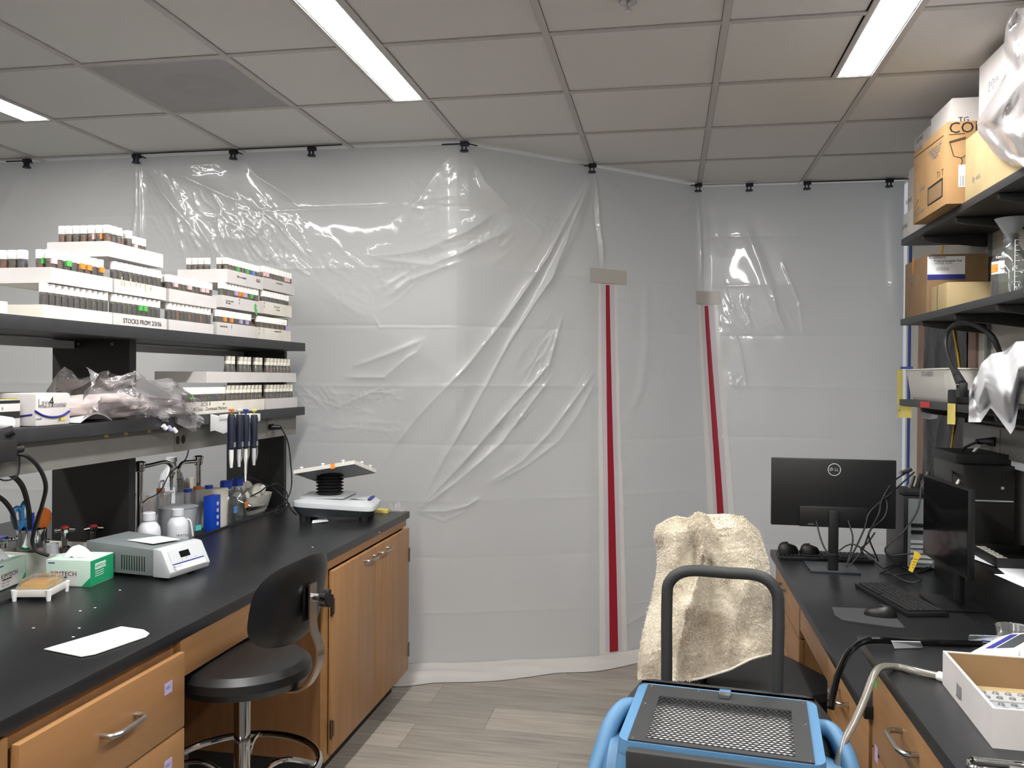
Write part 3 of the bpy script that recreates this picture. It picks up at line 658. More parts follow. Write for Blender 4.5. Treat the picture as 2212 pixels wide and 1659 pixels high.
# (label, y0, y1, z, h, x_front, material, list of (kind, foods, tapes, rows, yfrom, yto))
TR_ = [
 ('lowest tray at the left end of the top shelf', 2.02, 2.165, ZS, .040, -1.905, 'boxwhite', [('v', [2, 0], [None], 1)]),
 ('grey-sided bottom tray with a reddish blot', 2.28, 2.605, ZS, .042, -1.88, 'boxcream', [('v', [2, 2, 0], [None]*6+['yellow'], 1)]),
 ('bottom tray marked in black scrawl', 2.61, 2.925, ZS, .042, -1.88, 'boxwhite', [('v', [2, 4, 0, 5], [None, None, None, 'green'], 1)]),
 ('blank bottom tray right of the scrawled one', 2.94, 3.262, ZS, .042, -1.88, 'boxwhite', [('v', [2, 2, 3], [None, None, 'orange'], 1)]),
 ('bottom tray with a mushroom-like ink mark', 3.29, 3.63, ZS, .056, -1.88, 'boxwhite', [('v', [2, 4], [None, 'purple', None, 'orange'], 1)]),
 ('bottom tray with a torn face at the shelf end', 3.66, 4.0, ZS, .056, -1.88, 'boxcream', [('v', [2, 3], [None, 'orange'], 1)]),
 ('wide blank middle tray at the left', 2.31, 2.605, ZS+.112, .048, -1.88, 'boxwhite', [('big', [0, 3, 2, 4], [None, 'orange', None, 'pinktape', 'green', 'bluetape'], 2)]),
 ('middle tray with brown drip stains', 2.615, 2.92, ZS+.112, .048, -1.88, 'boxwhite', [('v', [2, 0], [None], 1)]),
 ('blank middle tray right of the stained one', 2.94, 3.285, ZS+.110, .050, -1.88, 'boxwhite', [('big', [6, 0, 1], ['pinktape', None, 'pinktape', None, 'bluetape', None], 2)]),
 ('middle tray with a green tape tab', 3.33, 3.70, ZS+.122, .052, -1.88, 'boxwhite', [('v', [5, 2, 3], ['purple', None, 'green', None, 'orange', None], 1)]),
 ('middle tray with two lines of ink at the shelf end', 3.705, 4.01, ZS+.124, .058, -1.88, 'boxcream', [('v', [4, 4, 2], [None], 1)]),
 ('topmost tray on the left stack', 2.58, 2.90, ZS+.232, .052, -1.88, 'boxwhite', [('v', [3, 0, 1], ['orange', None, 'pinktape', None, None], 1)]),
 ('topmost tray in the middle stack', 3.37, 3.70, ZS+.232, .058, -1.88, 'boxwhite', [('v', [1, 1, 0, 6], ['green', None, None, 'bluetape', None], 2)]),
 ('topmost tray at the shelf end', 3.71, 4.045, ZS+.240, .054, -1.88, 'boxwhite', [('v', [1, 6], [None, 'pinktape'], 1)]),
]
ORD = ['first', 'second', 'third', 'fourth', 'fifth', 'sixth', 'seventh', 'eighth', 'ninth', 'tenth', 'eleventh', 'twelfth', 'thirteenth', 'fourteenth']
RW = ['front', 'second', 'third']
TN = {'orange': 'orange-taped ', 'green': 'green-taped ', 'yellow': 'yellow-taped ', 'pinktape': 'pink-taped ', 'bluetape': 'blue-taped ', 'purple': 'lilac-taped ', None: 'plain '}
SN = ['leftmost bottom tray', 'grey-sided bottom tray', 'scrawled bottom tray', 'blank bottom tray', 'mushroom-marked bottom tray', 'torn bottom tray', 'wide middle tray', 'stained middle tray', 'blank middle tray', 'green-tabbed middle tray', 'two-line middle tray', 'topmost left tray', 'topmost centre tray', 'topmost end tray']
SHORT = {q[0]: n_ for q, n_ in zip(TR_, SN)}
rt = random.Random(11); cnt = 0
for lab, y0, y1, z0, h, xf, m, fills in TR_:
    depth = .235
    t = tray_thing('white card tray of vials, '+lab if m == 'boxwhite' else 'cream card tray of vials, '+lab, xf, y0, y1, z0, h, m, depth)
    for kind, foods, tapes, rows in fills:
        st = .0282 if kind == 'v' else .0325; n = int((y1-y0-.008)/st)
        if 'topmost tray on the left' in lab or 'topmost tray in the middle' in lab or 'wide blank' in lab or 'blank middle' in lab: rows = 3 if 'left' in lab and 'wide' not in lab else 2
        for r_ in range(rows):
            for k in range(n):
                # the top trays show a sparse, uneven set of vials
                if 'topmost tray on the left' in lab and (r_ < 2 and k < 3): pass
                if r_ == 1 and 'topmost tray in the middle' in lab and k > 4: continue
                if 'topmost tray on the left' in lab and r_ == 0 and k not in (0, 1, 2, 4): continue
                if 'topmost tray on the left' in lab and r_ == 1 and k > 5: continue
                x = xf-.017-r_*st*(1.05)-.001 if kind == 'v' else xf-.021-r_*st*1.03
                tp = rt.choice(tapes+[None]*3)
                vial(kind, foods[(k+r_) % len(foods)], tp, (x+random.uniform(-.0005, .0005), y0+.008+st*(k+.5), z0+.0035), TN[tp]+'vial, '+ORD[k]+' from the left, '+RW[r_]+' row, '+SHORT[lab], 'vials in the '+SHORT[lab]); cnt += 1
        if 'topmost' in lab or 'wide' in lab:   # a line of vials along the near side of the tray
            for k in range(3, 7):
                x = xf-.022-(k)*st
                if x < xf-depth+.016: break
                vial(kind, foods[k % len(foods)], None, (x, y0+.008+st*.5, z0+.0035), 'plain vial, '+ORD[k]+' back along the near side of '+SHORT[lab], 'vials in the '+SHORT[lab]); cnt += 1
def ink(px, py, s, size, x=-1.879, m='ink', par=None):
    par = par or bpy.data.objects['card_tray']
    p = AX(px, py, x); text(par, s, size, p, (0, 1, 0), (0, 0, 1), m)
CT = [o for o in bpy.data.objects if o.name.startswith('card_tray')]
CT.sort(key=lambda o: (o.location.z, o.location.y)); byl = {o['label'].split(', ', 1)[1]: o for o in CT}
g = byl.get
ink(266, 697, 'STOCKS FROM 2/3/06', .024, par=g('bottom tray marked in black scrawl'))
ink(475, 706, 'Low Stocks', .014, par=g('bottom tray with a mushroom-like ink mark')); ink(499, 712, '?', .03, par=g('bottom tray with a mushroom-like ink mark'))
ink(592, 717, 'Low library FRT', .012, par=g('bottom tray with a torn face at the shelf end')); ink(559, 712, 'Q', .014, par=g('bottom tray with a torn face at the shelf end')); ink(559, 722, 'A', .012, par=g('bottom tray with a torn face at the shelf end'))
ink(488, 651, 'Low to med', .013, par=g('middle tray with a green tape tab')); ink(488, 656, 'for stim', .013, par=g('middle tray with a green tape tab')); ink(516, 650, 'Q', .014, par=g('middle tray with a green tape tab')); ink(516, 657, 'A', .012, par=g('middle tray with a green tape tab'))
ink(592, 664, 'Low to med', .012, par=g('middle tray with two lines of ink at the shelf end')); ink(597, 671, 'for stim', .012, par=g('middle tray with two lines of ink at the shelf end')); ink(570, 656, 'Q', .013, par=g('middle tray with two lines of ink at the shelf end')); ink(570, 664, 'A', .012, par=g('middle tray with two lines of ink at the shelf end'))
ink(512, 599, 'Safe to expand', .014, par=g('topmost tray in the middle stack')); ink(554, 609, 'RK5', .022, par=g('topmost tray in the middle stack'))
ink(597, 613, 'Second Stock', .012, par=g('topmost tray at the shelf end')); ink(573, 600, 'T', .014, par=g('topmost tray at the shelf end'))
M['stain'] = mat('brown_stain', (176, 150, 104), .8, var=60, col2=(205, 190, 158))
for px, py, h in ((262, 616, .030), (268, 618, .022), (281, 618, .026), (293, 619, .018), (302, 622, .02), (313, 629, .028), (325, 627, .012)):
    p = AX(px, py, -1.8797); label_on(g('middle tray with brown drip stains'), 'drip_stain', 'stain', p, (0, 1, 0), (0, 0, 1), .006, h, .0003)
p = AX(551, 676, -1.8797); mb = MB(); mb.prism([(0, 0), (.012, -.012), (.018, -.004), (.02, .016), (.012, .02), (.014, .034), (.006, .044), (-.006, .040), (-.008, .02), (-.003, .008)], 0, .0008, frame(p, (0, 1, 0), (0, 0, 1))); build('tape_tab', mb, 'green', g('middle tray with a green tape tab'), world=True)
p = AX(617, 714, -1.8797); label_on(g('bottom tray with a torn face at the shelf end'), 'sticker', 'purple', p, (0, 1, 0), (0, 0, 1), .045, .022)
p = AX(570, 728, -1.8795); mb = MB(); mb.prism([(-.012, .040), (.012, .036), (0, .008)], 0, .0012, frame(p, (0, 1, 0), (0, 0, 1))); build('torn_flap', mb, 'boxwhite', g('bottom tray with a torn face at the shelf end'), world=True)
# brown carton end behind the last bottom tray
t = thing('brown_carton', 'brown card carton end standing behind vials at the end of the top shelf', 'box', (-2.0, 3.9, ZS)); build('panel', MB().box(-2.10, -1.91, 4.004, 4.03, ZS, ZS+.118), 'kraft3', t, bev=.002, world=True)
t = thing('brown_divider', 'small dark brown card wedge leaning above the last middle tray', 'card'); mb = MB(); mb.prism([(0, 0), (.05, 0), (.0, .055)], 0, .004, frame((-1.93, 4.012, ZS+.182), (0, 1, 0), (0, 0, 1))); build('wedge', mb, 'kraft3', t, world=True)
# lower shelf trays
ZL = 1.4405
LTR = [('cream card tray lettered in black pen on the lower shelf', 3.04, 3.70, ZL, .050, 'boxcream', 'lowA'), ('small white card tray with pen ticks at the lower shelf end', 3.735, 4.06, ZL, .050, 'boxwhite', 'lowB'),
       ('long white card tray stacked on the lettered tray', 3.19, 3.73, ZL+.128, .046, 'boxwhite', 'topA'), ('short blank card tray stacked at the lower shelf end', 3.74, 4.045, ZL+.128, .046, 'boxwhite', 'topB')]
for lab, y0, y1, z0, h, m, kk in LTR:
    t = thing('card_tray', lab, 'tray', (-1.87, y0, z0)); build('tray_body', tray(MB(), -.235, 0, 0, y1-y0, 0, h), m, t)
    if kk == 'lowA':
        for k in range(11): vial('v', [6, 5, 4, 4, 1][k % 5], 'green' if k == 1 else None, (-1.888, 3.05+.0285*(k+.5), z0+.0035), ORD[k]+' white-capped vial from the left in the lettered cream tray', 'vials in the lettered tray')
        for k in range(9): vial('bottle', [6, 6, 1][k % 3], None, (-1.890, 3.375+.0362*(k+.5), z0+.0035), ORD[k]+' narrow-necked stock bottle from the left in the lettered cream tray', 'stock bottles in the lettered tray')
        text(t, 'BOX 4', .026, AX(434, 878, -1.8695), (0, 1, 0), (0, 0, 1)); text(t, 'UAS lines - Dominant Markers', .0225, AX(413, 889.5, -1.8695), (0, 1, 0), (0, 0, 1)); text(t, 'use', .014, AX(481, 874, -1.8695), (0, 1, 0), (0, 0, 1))
    if kk == 'lowB':
        for k in range(8): vial('bottle', [0, 6][k % 2], None, (-1.890, 3.742+.0362*(k+.5), z0+.0035), ORD[k]+' narrow-necked stock bottle from the left in the small ticked tray', 'stock bottles in the small tray')
        for px in (584, 600, 608, 624, 638): text(t, "'", .02, AX(px, 866, -1.8695), (0, 1, 0), (0, 0, 1))
    if kk == 'topA':
        for k in (4, 5, 7, 8, 9, 11, 12): vial('bottle', [6, 0, 6][k % 3], None, (-1.892, 3.225+.0365*(k+.5)+.01, z0+.0035), ORD[k-4]+' narrow-necked stock bottle place in the long stacked tray', 'stock bottles in the stacked tray')
    if kk == 'topB':
        for k in range(7): vial('bottle', [1, 6, 0][k % 3], None, (-1.892, 3.75+.0365*(k+.5), z0+.0035), ORD[k]+' narrow-necked stock bottle from the left in the short blank tray', 'stock bottles in the short tray')
print('vials', cnt)

# ---- lower shelf goods, left
def carton(name, label, cat, x0, x1, y0, y1, z0, h, m, rz=0, flap=False, bev=.002):
    t = thing(name, label, cat, ((x0+x1)/2, (y0+y1)/2, z0), rz); w_, d_ = abs(x1-x0)/2, abs(y1-y0)/2
    build('carton_body', MB().box(-w_, w_, -d_, d_, 0, h), m, t, bev=bev)
    return t, w_, d_
t, a, b = carton('glove_box', 'white glove box with a purple swoosh on the lower shelf', 'box', -2.08, -1.868, 2.235, 2.385, ZL, .10, 'boxwhite', bev=.008)
text(t, 'Layer', .030, AX(82, 877, -1.8672), (0, 1, 0), (0, 0, 1), 'inkgrey'); text(t, '4', .042, AX(106, 878, -1.8672), (0, 1, 0), (0, 0, 1), 'ink'); text(t, 'POWERED', .012, AX(116, 877, -1.8672), (0, 1, 0), (0, 0, 1), 'inkgrey'); text(t, 'TEXTURED EXAMINATION GLOVES', .0075, AX(82, 881.5, -1.8672), (0, 1, 0), (0, 0, 1), 'inkgrey')
mb = MB(); mb.tube([AX(76, 888, -1.867), AX(92, 897, -1.867), AX(112, 901, -1.867), AX(134, 898, -1.867), AX(150, 888, -1.867)], .0035, 6); build('swoosh', mb, 'inkblue', t, world=True)
label_on(t, 'size_label', 'yellow', AX(125, 909, -1.8672), (0, 1, 0), (0, 0, 1), .034, .012); text(t, 'M', .012, AX(127, 909, -1.866), (0, 1, 0), (0, 0, 1), 'ink'); text(t, 'PF/DPF', .008, AX(78, 908, -1.8672), (0, 1, 0), (0, 0, 1), 'inkblue')
text(t, 'PF4', .02, (-1.99, 2.2345, ZL+.006), (1, 0, 0), (0, 0, 1), 'red'); mb = MB(); mb.tube([(-2.06, 2.234, ZL+.030), (-1.97, 2.234, ZL+.026), (-1.88, 2.234, ZL+.036)], .003, 6); build('swoosh', mb, 'inkblue', t, world=True)
label_on(t, 'size_label', 'yellow', (-1.99, 2.2345, ZL+.066), (1, 0, 0), (0, 0, 1), .06, .020); text(t, 'M', .02, (-1.987, 2.2335, ZL+.069), (1, 0, 0), (0, 0, 1), 'ink')
t, a, b = carton('small_carton', 'small black and white printed carton at the left of the lower shelf', 'box', -2.03, -1.90, 2.10, 2.21, ZL, .082, 'boxwhite')
label_on(t, 'black_band', 'ink', AX(8, 868+6, -1.8995), (0, 1, 0), (0, 0, 1), .0, .0) if False else None
build('black_band', MB().box(-1.9, -1.8992, 2.102, 2.208, ZL+.028, ZL+.048), 'ink', t, world=True); build('black_band', MB().box(-1.9, -1.8992, 2.102, 2.208, ZL+.072, ZL+.081), 'ink', t, world=True); text(t, '0 1 0', .014, (-1.8988, 2.115, ZL+.053), (0, 1, 0), (0, 0, 1), 'inkgrey'); text(t, 'R I C', .014, (-1.8988, 2.115, ZL+.008), (0, 1, 0), (0, 0, 1), 'red')
t, a, b = carton('blue_item', 'bright blue plastic lid peeking over the glove box', 'lid', -2.14, -2.10, 2.26, 2.33, ZL, .112, 'inkblue', bev=.012)
mb = MB(); mb.cyl((-1.93, 1.98, ZL+.04), (-1.87, 2.14, ZL+.012), .024, .021, 16); tag(build('white_tube', mb, 'white'), 'white cylindrical tube end lying on the lower shelf, left edge', 'tube')
# plastic bag, crumpled, hanging over the shelf front
t = thing('plastic_bag', 'crumpled clear plastic bag of gloves spilling over the lower shelf edge', 'bag', (-1.95, 2.8, ZL))
top = [(150, 850), (165, 790), (205, 820), (255, 802), (262, 800), (310, 822), (345, 815), (385, 850), (405, 870)]
bot = [(150, 906), (190, 904), (230, 905), (262, 903), (300, 908), (330, 910), (352, 915), (372, 925), (393, 934)]
def bagf(xoff, amp, sd):
    def f(u, v):
        k = u*(len(top)-1); i = min(int(k), len(top)-2); q = k-i
        px = (top[i][0]*(1-q)+top[i+1][0]*q)*v+(bot[i][0]*(1-q)+bot[i+1][0]*q)*(1-v); py = (top[i][1]*(1-q)+top[i+1][1]*q)*v+(bot[i][1]*(1-q)+bot[i+1][1]*q)*(1-v)
        p = AX(px, py, -1.90); n = mnoise.noise(Vector((u*7+sd, v*4, sd)))+.5*abs(mnoise.noise(Vector((u*19, v*12+sd, sd))))
        xx = -1.90+xoff+amp*n+.06*math.sin(PI*v)*(1 if xoff > 0 else -1)*.6
        if u > .75 and v < .6: xx = max(xx, -1.842+.004*abs(n))
        z = p.z
        if xx < -1.848: z = max(z, ZL+.002)
        return (xx, p.y, z)
    return f
build('film', MB().grid(bagf(.035, .05, 1.3), 46, 20), 'bag', t, world=True, smooth=60)
build('film', MB().grid(bagf(-.06, .05, 4.1), 46, 20), 'bag', t, world=True, smooth=60)
M['glove'] = mat('pinkish_glove', (214, 198, 192), .6, bump=(20, .4, .01), var=9, col2=(186, 168, 160))
def glf(u, v):
    a = 2*PI*u; b = PI*v; n = mnoise.noise(Vector((math.cos(a)*2, math.sin(a)*2, v*5)))
    return (-1.97+.075*math.cos(a)*math.sin(b)*(1+.5*n), 2.66-.27*math.cos(b)+.02*n, ZL+.048+.045*math.sin(a)*math.sin(b)*(1+.3*n))
build('gloves', MB().grid(glf, 20, 26), 'glove', t, world=True)
t = thing('folded_wipe', 'pale folded wipe under the plastic bag on the lower shelf', 'paper'); build('wipe', MB().grid(lambda u, v: (-1.93+.07*u, 2.42+.16*v, ZL+.003+.026*math.sin(PI*v)*(.6+.4*u)), 6, 10), 'paper', t, solid=.001)
# bottle brush/plug stubs under the bag
for k, (px, py, m) in enumerate([(352, 919, 'white'), (363, 922, 'purple'), (374, 926, 'white')]):
    p = AX(px, py, -1.84); mb = MB(); mb.cyl(p, p+Vector((.006, .012, -.014)), .009, .008, 10); tag(build('tag_tube', mb, m), ['white tube stub, left of three below the bag', 'lilac tube stub between the two white ones', 'white tube stub, right of three below the bag'][k], 'tube')
# pipettes and holder
hp = AX(456, 906, -1.85)
t = thing('pipette_rack', 'white plastic pipette holder clipped over the lower shelf edge', 'rack', (-1.85, 3.3, 1.44))
y0p, y1p = AX(456, 900, -1.845).y, AX(566, 895, -1.79).y
mb = MB(); mb.prism([(0, -.05), (.02, -.045), (.06, -.058), (.09, -.045), (.10, -.015), (.10, .0), (.0, .022)], 0, .012, frame((-1.848, y0p+.01, 1.418), (1, 0, 0), (0, 0, 1))); build('end_plate', mb, 'white', t, world=True, bev=.002)
mb = MB(); mb.box(-1.849, -1.80, y0p+.0, y0p+.34, 1.395, 1.43); build('rail', mb, 'white', t, world=True, bev=.003)
PIP = [(500, 'orangeplas', 1000, .0), (517, 'offwhite', 1000, .0), (531, 'bluecap', 1040, .0), (549, 'yellow', 1005, .0)]
PL = ['pipette with orange plunger, leftmost in the holder', 'pipette with white plunger, second in the holder', 'pipette with blue plunger and long white shaft', 'pipette with yellow plunger, rightmost in the holder']
for k, (px, m, pyb, _) in enumerate(PIP):
    xx = -1.755; top_ = AX(px, 905, xx); yy = top_.y; zb_ = AX(px, pyb, xx).z; zt = top_.z
    hh = .0
    t = thing('pipette', PL[k], 'pipette', (xx, yy, zt))
    build('hook', MB().prism([(0, .0), (.022, .004), (.055, .002), (.064, .016), (.03, .026), (0, .022)], -.008, .008, frame((-.05, 0, -.006), (1, 0, 0), (0, 0, 1))), 'white', t, bev=.002)
    build('body', MB().lathe([(.010, -.125), (.015, -.12), (.0155, -.06), (.0165, 0), (.013, .018)], 16), 'navy', t)
    build('plunger', MB().lathe([(.0035, .018), (.0035, .032), (.011, .033), (.012, .039), (.0095, .041)], 14), m, t)
    L_ = (zt-zb_)
    build('shaft', MB().lathe([(.003, -L_), (.0045, -L_+.02), (.0055, -.20), (.009, -.165), (.0095, -.125)], 12), 'white' if k in (0, 2) else 'lightgrey', t)
    if k: build('ejector', MB().tube([(.016, 0, -.12), (.016, 0, -.15), (.008, 0, -.18), (.005, 0, -L_+.03)], .003, 8), 'satin', t)
    else: build('tip', MB().lathe([(.0008, -L_-.02), (.0035, -L_+.01), (.004, -L_+.03)], 10), 'plastic', t)
    build('finger_button', MB().box(.011, .017, -.006, .006, -.115, -.095), 'midgrey', t)
# plug and cord on the outlet
t = thing('power_plug', 'black plug and cord in the outlet by the end upright', 'plug', (-1.88, 3.82, 1.352))
build('plug_body', MB().cyl((-1.885, 3.80, 1.352), (-1.845, 3.825, 1.349), .014, .009, 12), 'black', t, world=True)
pts = [(-1.845, 3.825, 1.349), AX(608, 925, -1.83), AX(622, 955, -1.85), AX(628, 1000, -1.9), AX(630, 1045, -1.93), AX(622, 1075, -1.93), (-1.94, 4.0, .93)]
build('cord', MB().tube(pts, .0032, 6), 'black', t, world=True)
t = thing('thin_cable', 'thin black cable looping down in front of the curtain by the gas taps', 'cable')
build('cord', MB().tube([AX(409, 962, -1.93), AX(402, 990, -1.99), AX(383, 1009, -2.05), AX(365, 1026, -2.07), AX(352, 1052, -2.07), AX(338, 1068, -2.1), AX(318, 1078, -2.12), AX(305, 1090, -2.12)], .0025, 6), 'black', t)
# ================================================================== ITEMS ON THE LEFT BENCH
ZB = .9142; ZG = .9122
# control box with vents and a sloped display front
c0 = Vector((-2.0, 2.70, ZB))
t = thing('control_box', 'grey laboratory control box with slotted side and sloped white display front', 'instrument', (-1.785, 2.665, ZB), math.radians(-8))
W2, D2 = .150, .098     # local x towards the aisle, y along the bench
mb = MB(); mb.prism([(-W2-.02, .012), (W2-.035, .012), (W2-.035, .100), (-W2-.02, .112)], -D2, D2, Matrix(((1, 0, 0, 0), (0, 0, -1, 0), (0, 1, 0, 0), (0, 0, 0, 1)))); build('housing', mb, 'midgrey', t, bev=.003)
mb = MB(); mb.prism([(W2-.035, .010), (W2+.030, .010), (W2+.036, .028), (W2-.0, .100), (W2-.02, .104), (W2-.035, .104)], -D2-.003, D2+.003, Matrix(((1, 0, 0, 0), (0, 0, -1, 0), (0, 1, 0, 0), (0, 0, 0, 1)))); fp = build('front_bezel', mb, 'lightgrey', t, bev=.004)
nd = Vector((.036, 0, -.072)).normalized(); up_ = -nd; o_ = Vector((W2+.0357, 0, .029))
def onf(y, v, dz=.0008): return RM[t.name] @ (o_+up_*v+Vector((0, y, 0))+Vector((.072, 0, .036)).normalized()*dz)
R3 = RM[t.name].to_3x3(); yd = R3 @ Vector((0, 1, 0)); ud = R3 @ up_
label_on(fp, 'panel_plate', 'lightgrey', onf(-.078, .006), yd, ud, .156, .066, .0008)
label_on(fp, 'blue_band', 'inkblue', onf(-.078, .021, .0018), yd, ud, .156, .004, .0004)
label_on(fp, 'display', 'blackgloss', onf(-.03, .040, .0018), yd, ud, .048, .022, .0008)
label_on(fp, 'paper_label', 'paper', onf(-.07, .001, .0018), yd, ud, .148, .017, .0004)
for k, (a, b, s) in enumerate([(-.08, .012, 'SERIAL NO 0421'), (-.08, .006, '--------------------')]): text(fp, s, .006, onf(a, b, .0026), yd, ud, 'inkgrey')
for k in range(4): text(fp, ('v', '^', '-', '+')[k], .009, onf(-.03+k*.022, .028, .0026), yd, ud, 'inkblue')
mb = MB()
for a in range(10): mb.box(-.018+a*.0105, -.0145+a*.0105, -D2-.0008, -D2+.001, .025, .075)
for a in range(7): mb.box(-.115+a*.0105, -.1115+a*.0105, -D2-.0008, -D2+.001, .025, .075)
v_ = build('vent_slots', mb, 'black', t); v_['kind'] = 'stuff'
mb = MB(); [mb.lathe([(.012, 0), (.012, .012)], 10, c=(x, y, 0)) for x in (-.13, .13) for y in (-.07, .07)]; build('feet', mb, 'rubber', t); 
mb = MB(); mb.prism([(-.06, -.03), (.07, -.05), (.10, .05), (-.01, .07)], .1085, .1095); tag(build('paper_towel', mb.xf(RM[t.name]), 'paper'), 'crumpled white wipe lying on top of the grey control box', 'paper')

# tissue boxes
def tissue(label, cx, cy, rz, w_=.125, d_=.12, h=.085, word='KIMTECH'):
    t = thing('tissue_box', label, 'box', (cx, cy, ZB), rz); X_ = w_/2; Y_ = d_/2; M4 = RM[t.name]; m3 = M4.to_3x3()
    build('carton_body', MB().box(-X_, X_, -Y_, Y_, 0, h), 'mint', t, bev=.001)
    build('green_side', MB().box(X_, X_+.0008, -Y_, Y_, 0.002, h-.002), 'boxgreen', t)
    mb = MB(); mb.prism([(-X_, 0), (X_, 0), (X_, .03), (X_-.03, .0)], 0, .0006, M4.inverted() @ frame(M4 @ Vector((0, -Y_, .001)), m3 @ Vector((1, 0, 0)), (0, 0, 1))); build('green_corner', mb, 'boxgreen', t)
    label_on(t, 'white_panel', 'boxwhite', M4 @ Vector((-X_+.012, -Y_, .004)), m3 @ Vector((1, 0, 0)), (0, 0, 1), w_*.62, h*.55, .0008)
    text(t, word, .021, M4 @ Vector((-X_+.016, -Y_-.001, .034)), m3 @ Vector((1, 0, 0)), (0, 0, 1), 'ink'); label_on(t, 'ink_band', 'ink', M4 @ Vector((-X_+.022, -Y_-.001, .028)), m3 @ Vector((1, 0, 0)), (0, 0, 1), .05, .004)
    text(t, 'Science wipers', .008, M4 @ Vector((-X_+.018, -Y_-.001, .018)), m3 @ Vector((1, 0, 0)), (0, 0, 1), 'inkgrey'); text(t, 'delicate task', .008, M4 @ Vector((-X_+.018, -Y_-.001, .009)), m3 @ Vector((1, 0, 0)), (0, 0, 1), 'inkgrey')
    label_on(t, 'brand_mark', 'inkblue', M4 @ Vector((-X_+.008, -Y_, h-.012)), m3 @ Vector((1, 0, 0)), (0, 0, 1), .022, .004)
    label_on(t, 'white_panel', 'mint', M4 @ Vector((X_+.001, -Y_+.025, .050)), m3 @ Vector((0, 1, 0)), (0, 0, 1), .062, .020); text(t, word, .014, M4 @ Vector((X_+.0018, -Y_+.028, .055)), m3 @ Vector((0, 1, 0)), (0, 0, 1), 'boxgreen')
    for k in range(3): label_on(t, 'print_line', 'mint', M4 @ Vector((X_+.001, -Y_+.025, .042-k*.007)), m3 @ Vector((0, 1, 0)), (0, 0, 1), .05, .002)
    build('wiper', MB().grid(lambda u, v: (-.045+.08*u, -.03+.05*v, h+.001+.036*math.sin(PI*u)**.6*math.sin(PI*v)**.7+.006*mnoise.noise(Vector((u*6, v*6, cx)))), 12, 10), 'paper', t, smooth=80)
    return t
tissue('green and white tissue box with a wiper poking out', -1.905, 2.482, math.radians(6), w_=.150, d_=.135)
tissue('tissue box cut by the left picture edge, facing the tip rack', -2.130, 2.372, math.radians(100), w_=.15, d_=.11)
# white tub behind the tissue boxes
t = thing('white_tray', 'shallow white plastic tray behind the tissue boxes', 'tray', (-2.11, 2.535, ZG))
mb = MB(); mb.box(-.11, .10, -.04, .14, 0, .003)
prof = [(-.11, -.04), (.10, -.04), (.12, .0), (.12, .12), (.10, .15), (-.11, .15)]
for k in range(6): 
    a, b = Vector(prof[k]+(0,)), Vector(prof[(k+1) % 6]+(0,)); mb.add([a, b, b*1.08+Vector((0, 0, .085)), a*1.08+Vector((0, 0, .085))], [(0, 1, 2, 3)])
build('tray_body', mb, 'offwhite', t, solid=.003)
# tip rack
t = thing('tip_rack', 'white pipette tip rack with yellow insert under a clear lid', 'rack', (-1.895, 2.292, ZB), math.radians(14))
mb = MB(); mb.box(-.052, .052, -.060, .060, .012, .034); build('rack_body', mb, 'offwhite', t, bev=.003)
for x in (-.05, .05):
    for y in (-.058, .058): build('foot', MB().lathe([(.006, 0), (.010, .034)], 8, c=(x, y, 0)), 'white', t)
build('tip_tray', MB().box(-.042, .042, -.050, .050, .034, .042), 'yellowtips', t, bev=.002)
tp = MB(); [tp.lathe([(.003, .042), (.0035, .048)], 6, c=(-.036+i*.0103, -.044+j*.0098, 0)) for i in range(8) for j in range(10)]
o = build('tips', tp, 'yellowtips', t); o['kind'] = 'stuff'
mb = MB(); V = [(-.050, -.058, .034), (.050, -.058, .034), (.050, .058, .034), (-.050, .058, .034), (-.038, -.044, .062), (.038, -.044, .062), (.038, .044, .062), (-.038, .044, .062)]; mb.add(V, [(4, 5, 6, 7), (0, 1, 5, 4), (1, 2, 6, 5), (2, 3, 7, 6), (3, 0, 4, 7)]); build('lid', mb, 'plastic', t)
# white board
p = [AZ(a, b, ZB) for a, b in [(95, 1405), (262, 1356), (310, 1363), (323, 1371), (316, 1378), (205, 1416), (175, 1421)]]
t = thing('white_board', 'thin white plastic sheet with rounded corners lying on the bench', 'board', p[0]); mb = MB(); mb.prism([(q.x, q.y) for q in p], ZB+.002, ZB+.004); build('sheet', mb, 'offwhite', t, world=True)
# folded note and screws
p = AZ(690, 1128, ZB); t = thing('folded_note', 'small folded white note in front of the platform shaker', 'paper', p, .5); mb = MB(); mb.add([(-.035, -.02, .001), (.04, -.015, .006), (.035, .025, .012), (-.03, .015, .008)], [(0, 1, 2, 3)]); mb.add([(-.035, -.02, .001), (.04, -.015, .006), (.03, .02, .001), (-.03, .012, .001)], [(0, 1, 2, 3)]); build('leaf', mb, 'paper', t, solid=.0008)
p = AZ(735, 1125, ZB); t = thing('small_screws', 'tiny heap of steel screws beside the folded note', 'screws', p); mb = MB(); [mb.cyl((a*.007, b*.006, .002+.002*c), (a*.007+.010*math.cos(a*3+b), b*.006+.010*math.sin(a*3+b), .005), .0022, .001, 8) for a, b, c in ((-1, 0, 0), (0, 1, 1), (1, 0, 0), (0, -1, 0), (1, 1, 1))]; o = build('screw', mb, 'satin', t); o['kind'] = 'stuff'

# platform shaker
t = thing('platform_shaker', 'white and grey rocking shaker with a bellows and tilted platform', 'instrument', (-1.575, 3.86, ZB), math.radians(11))
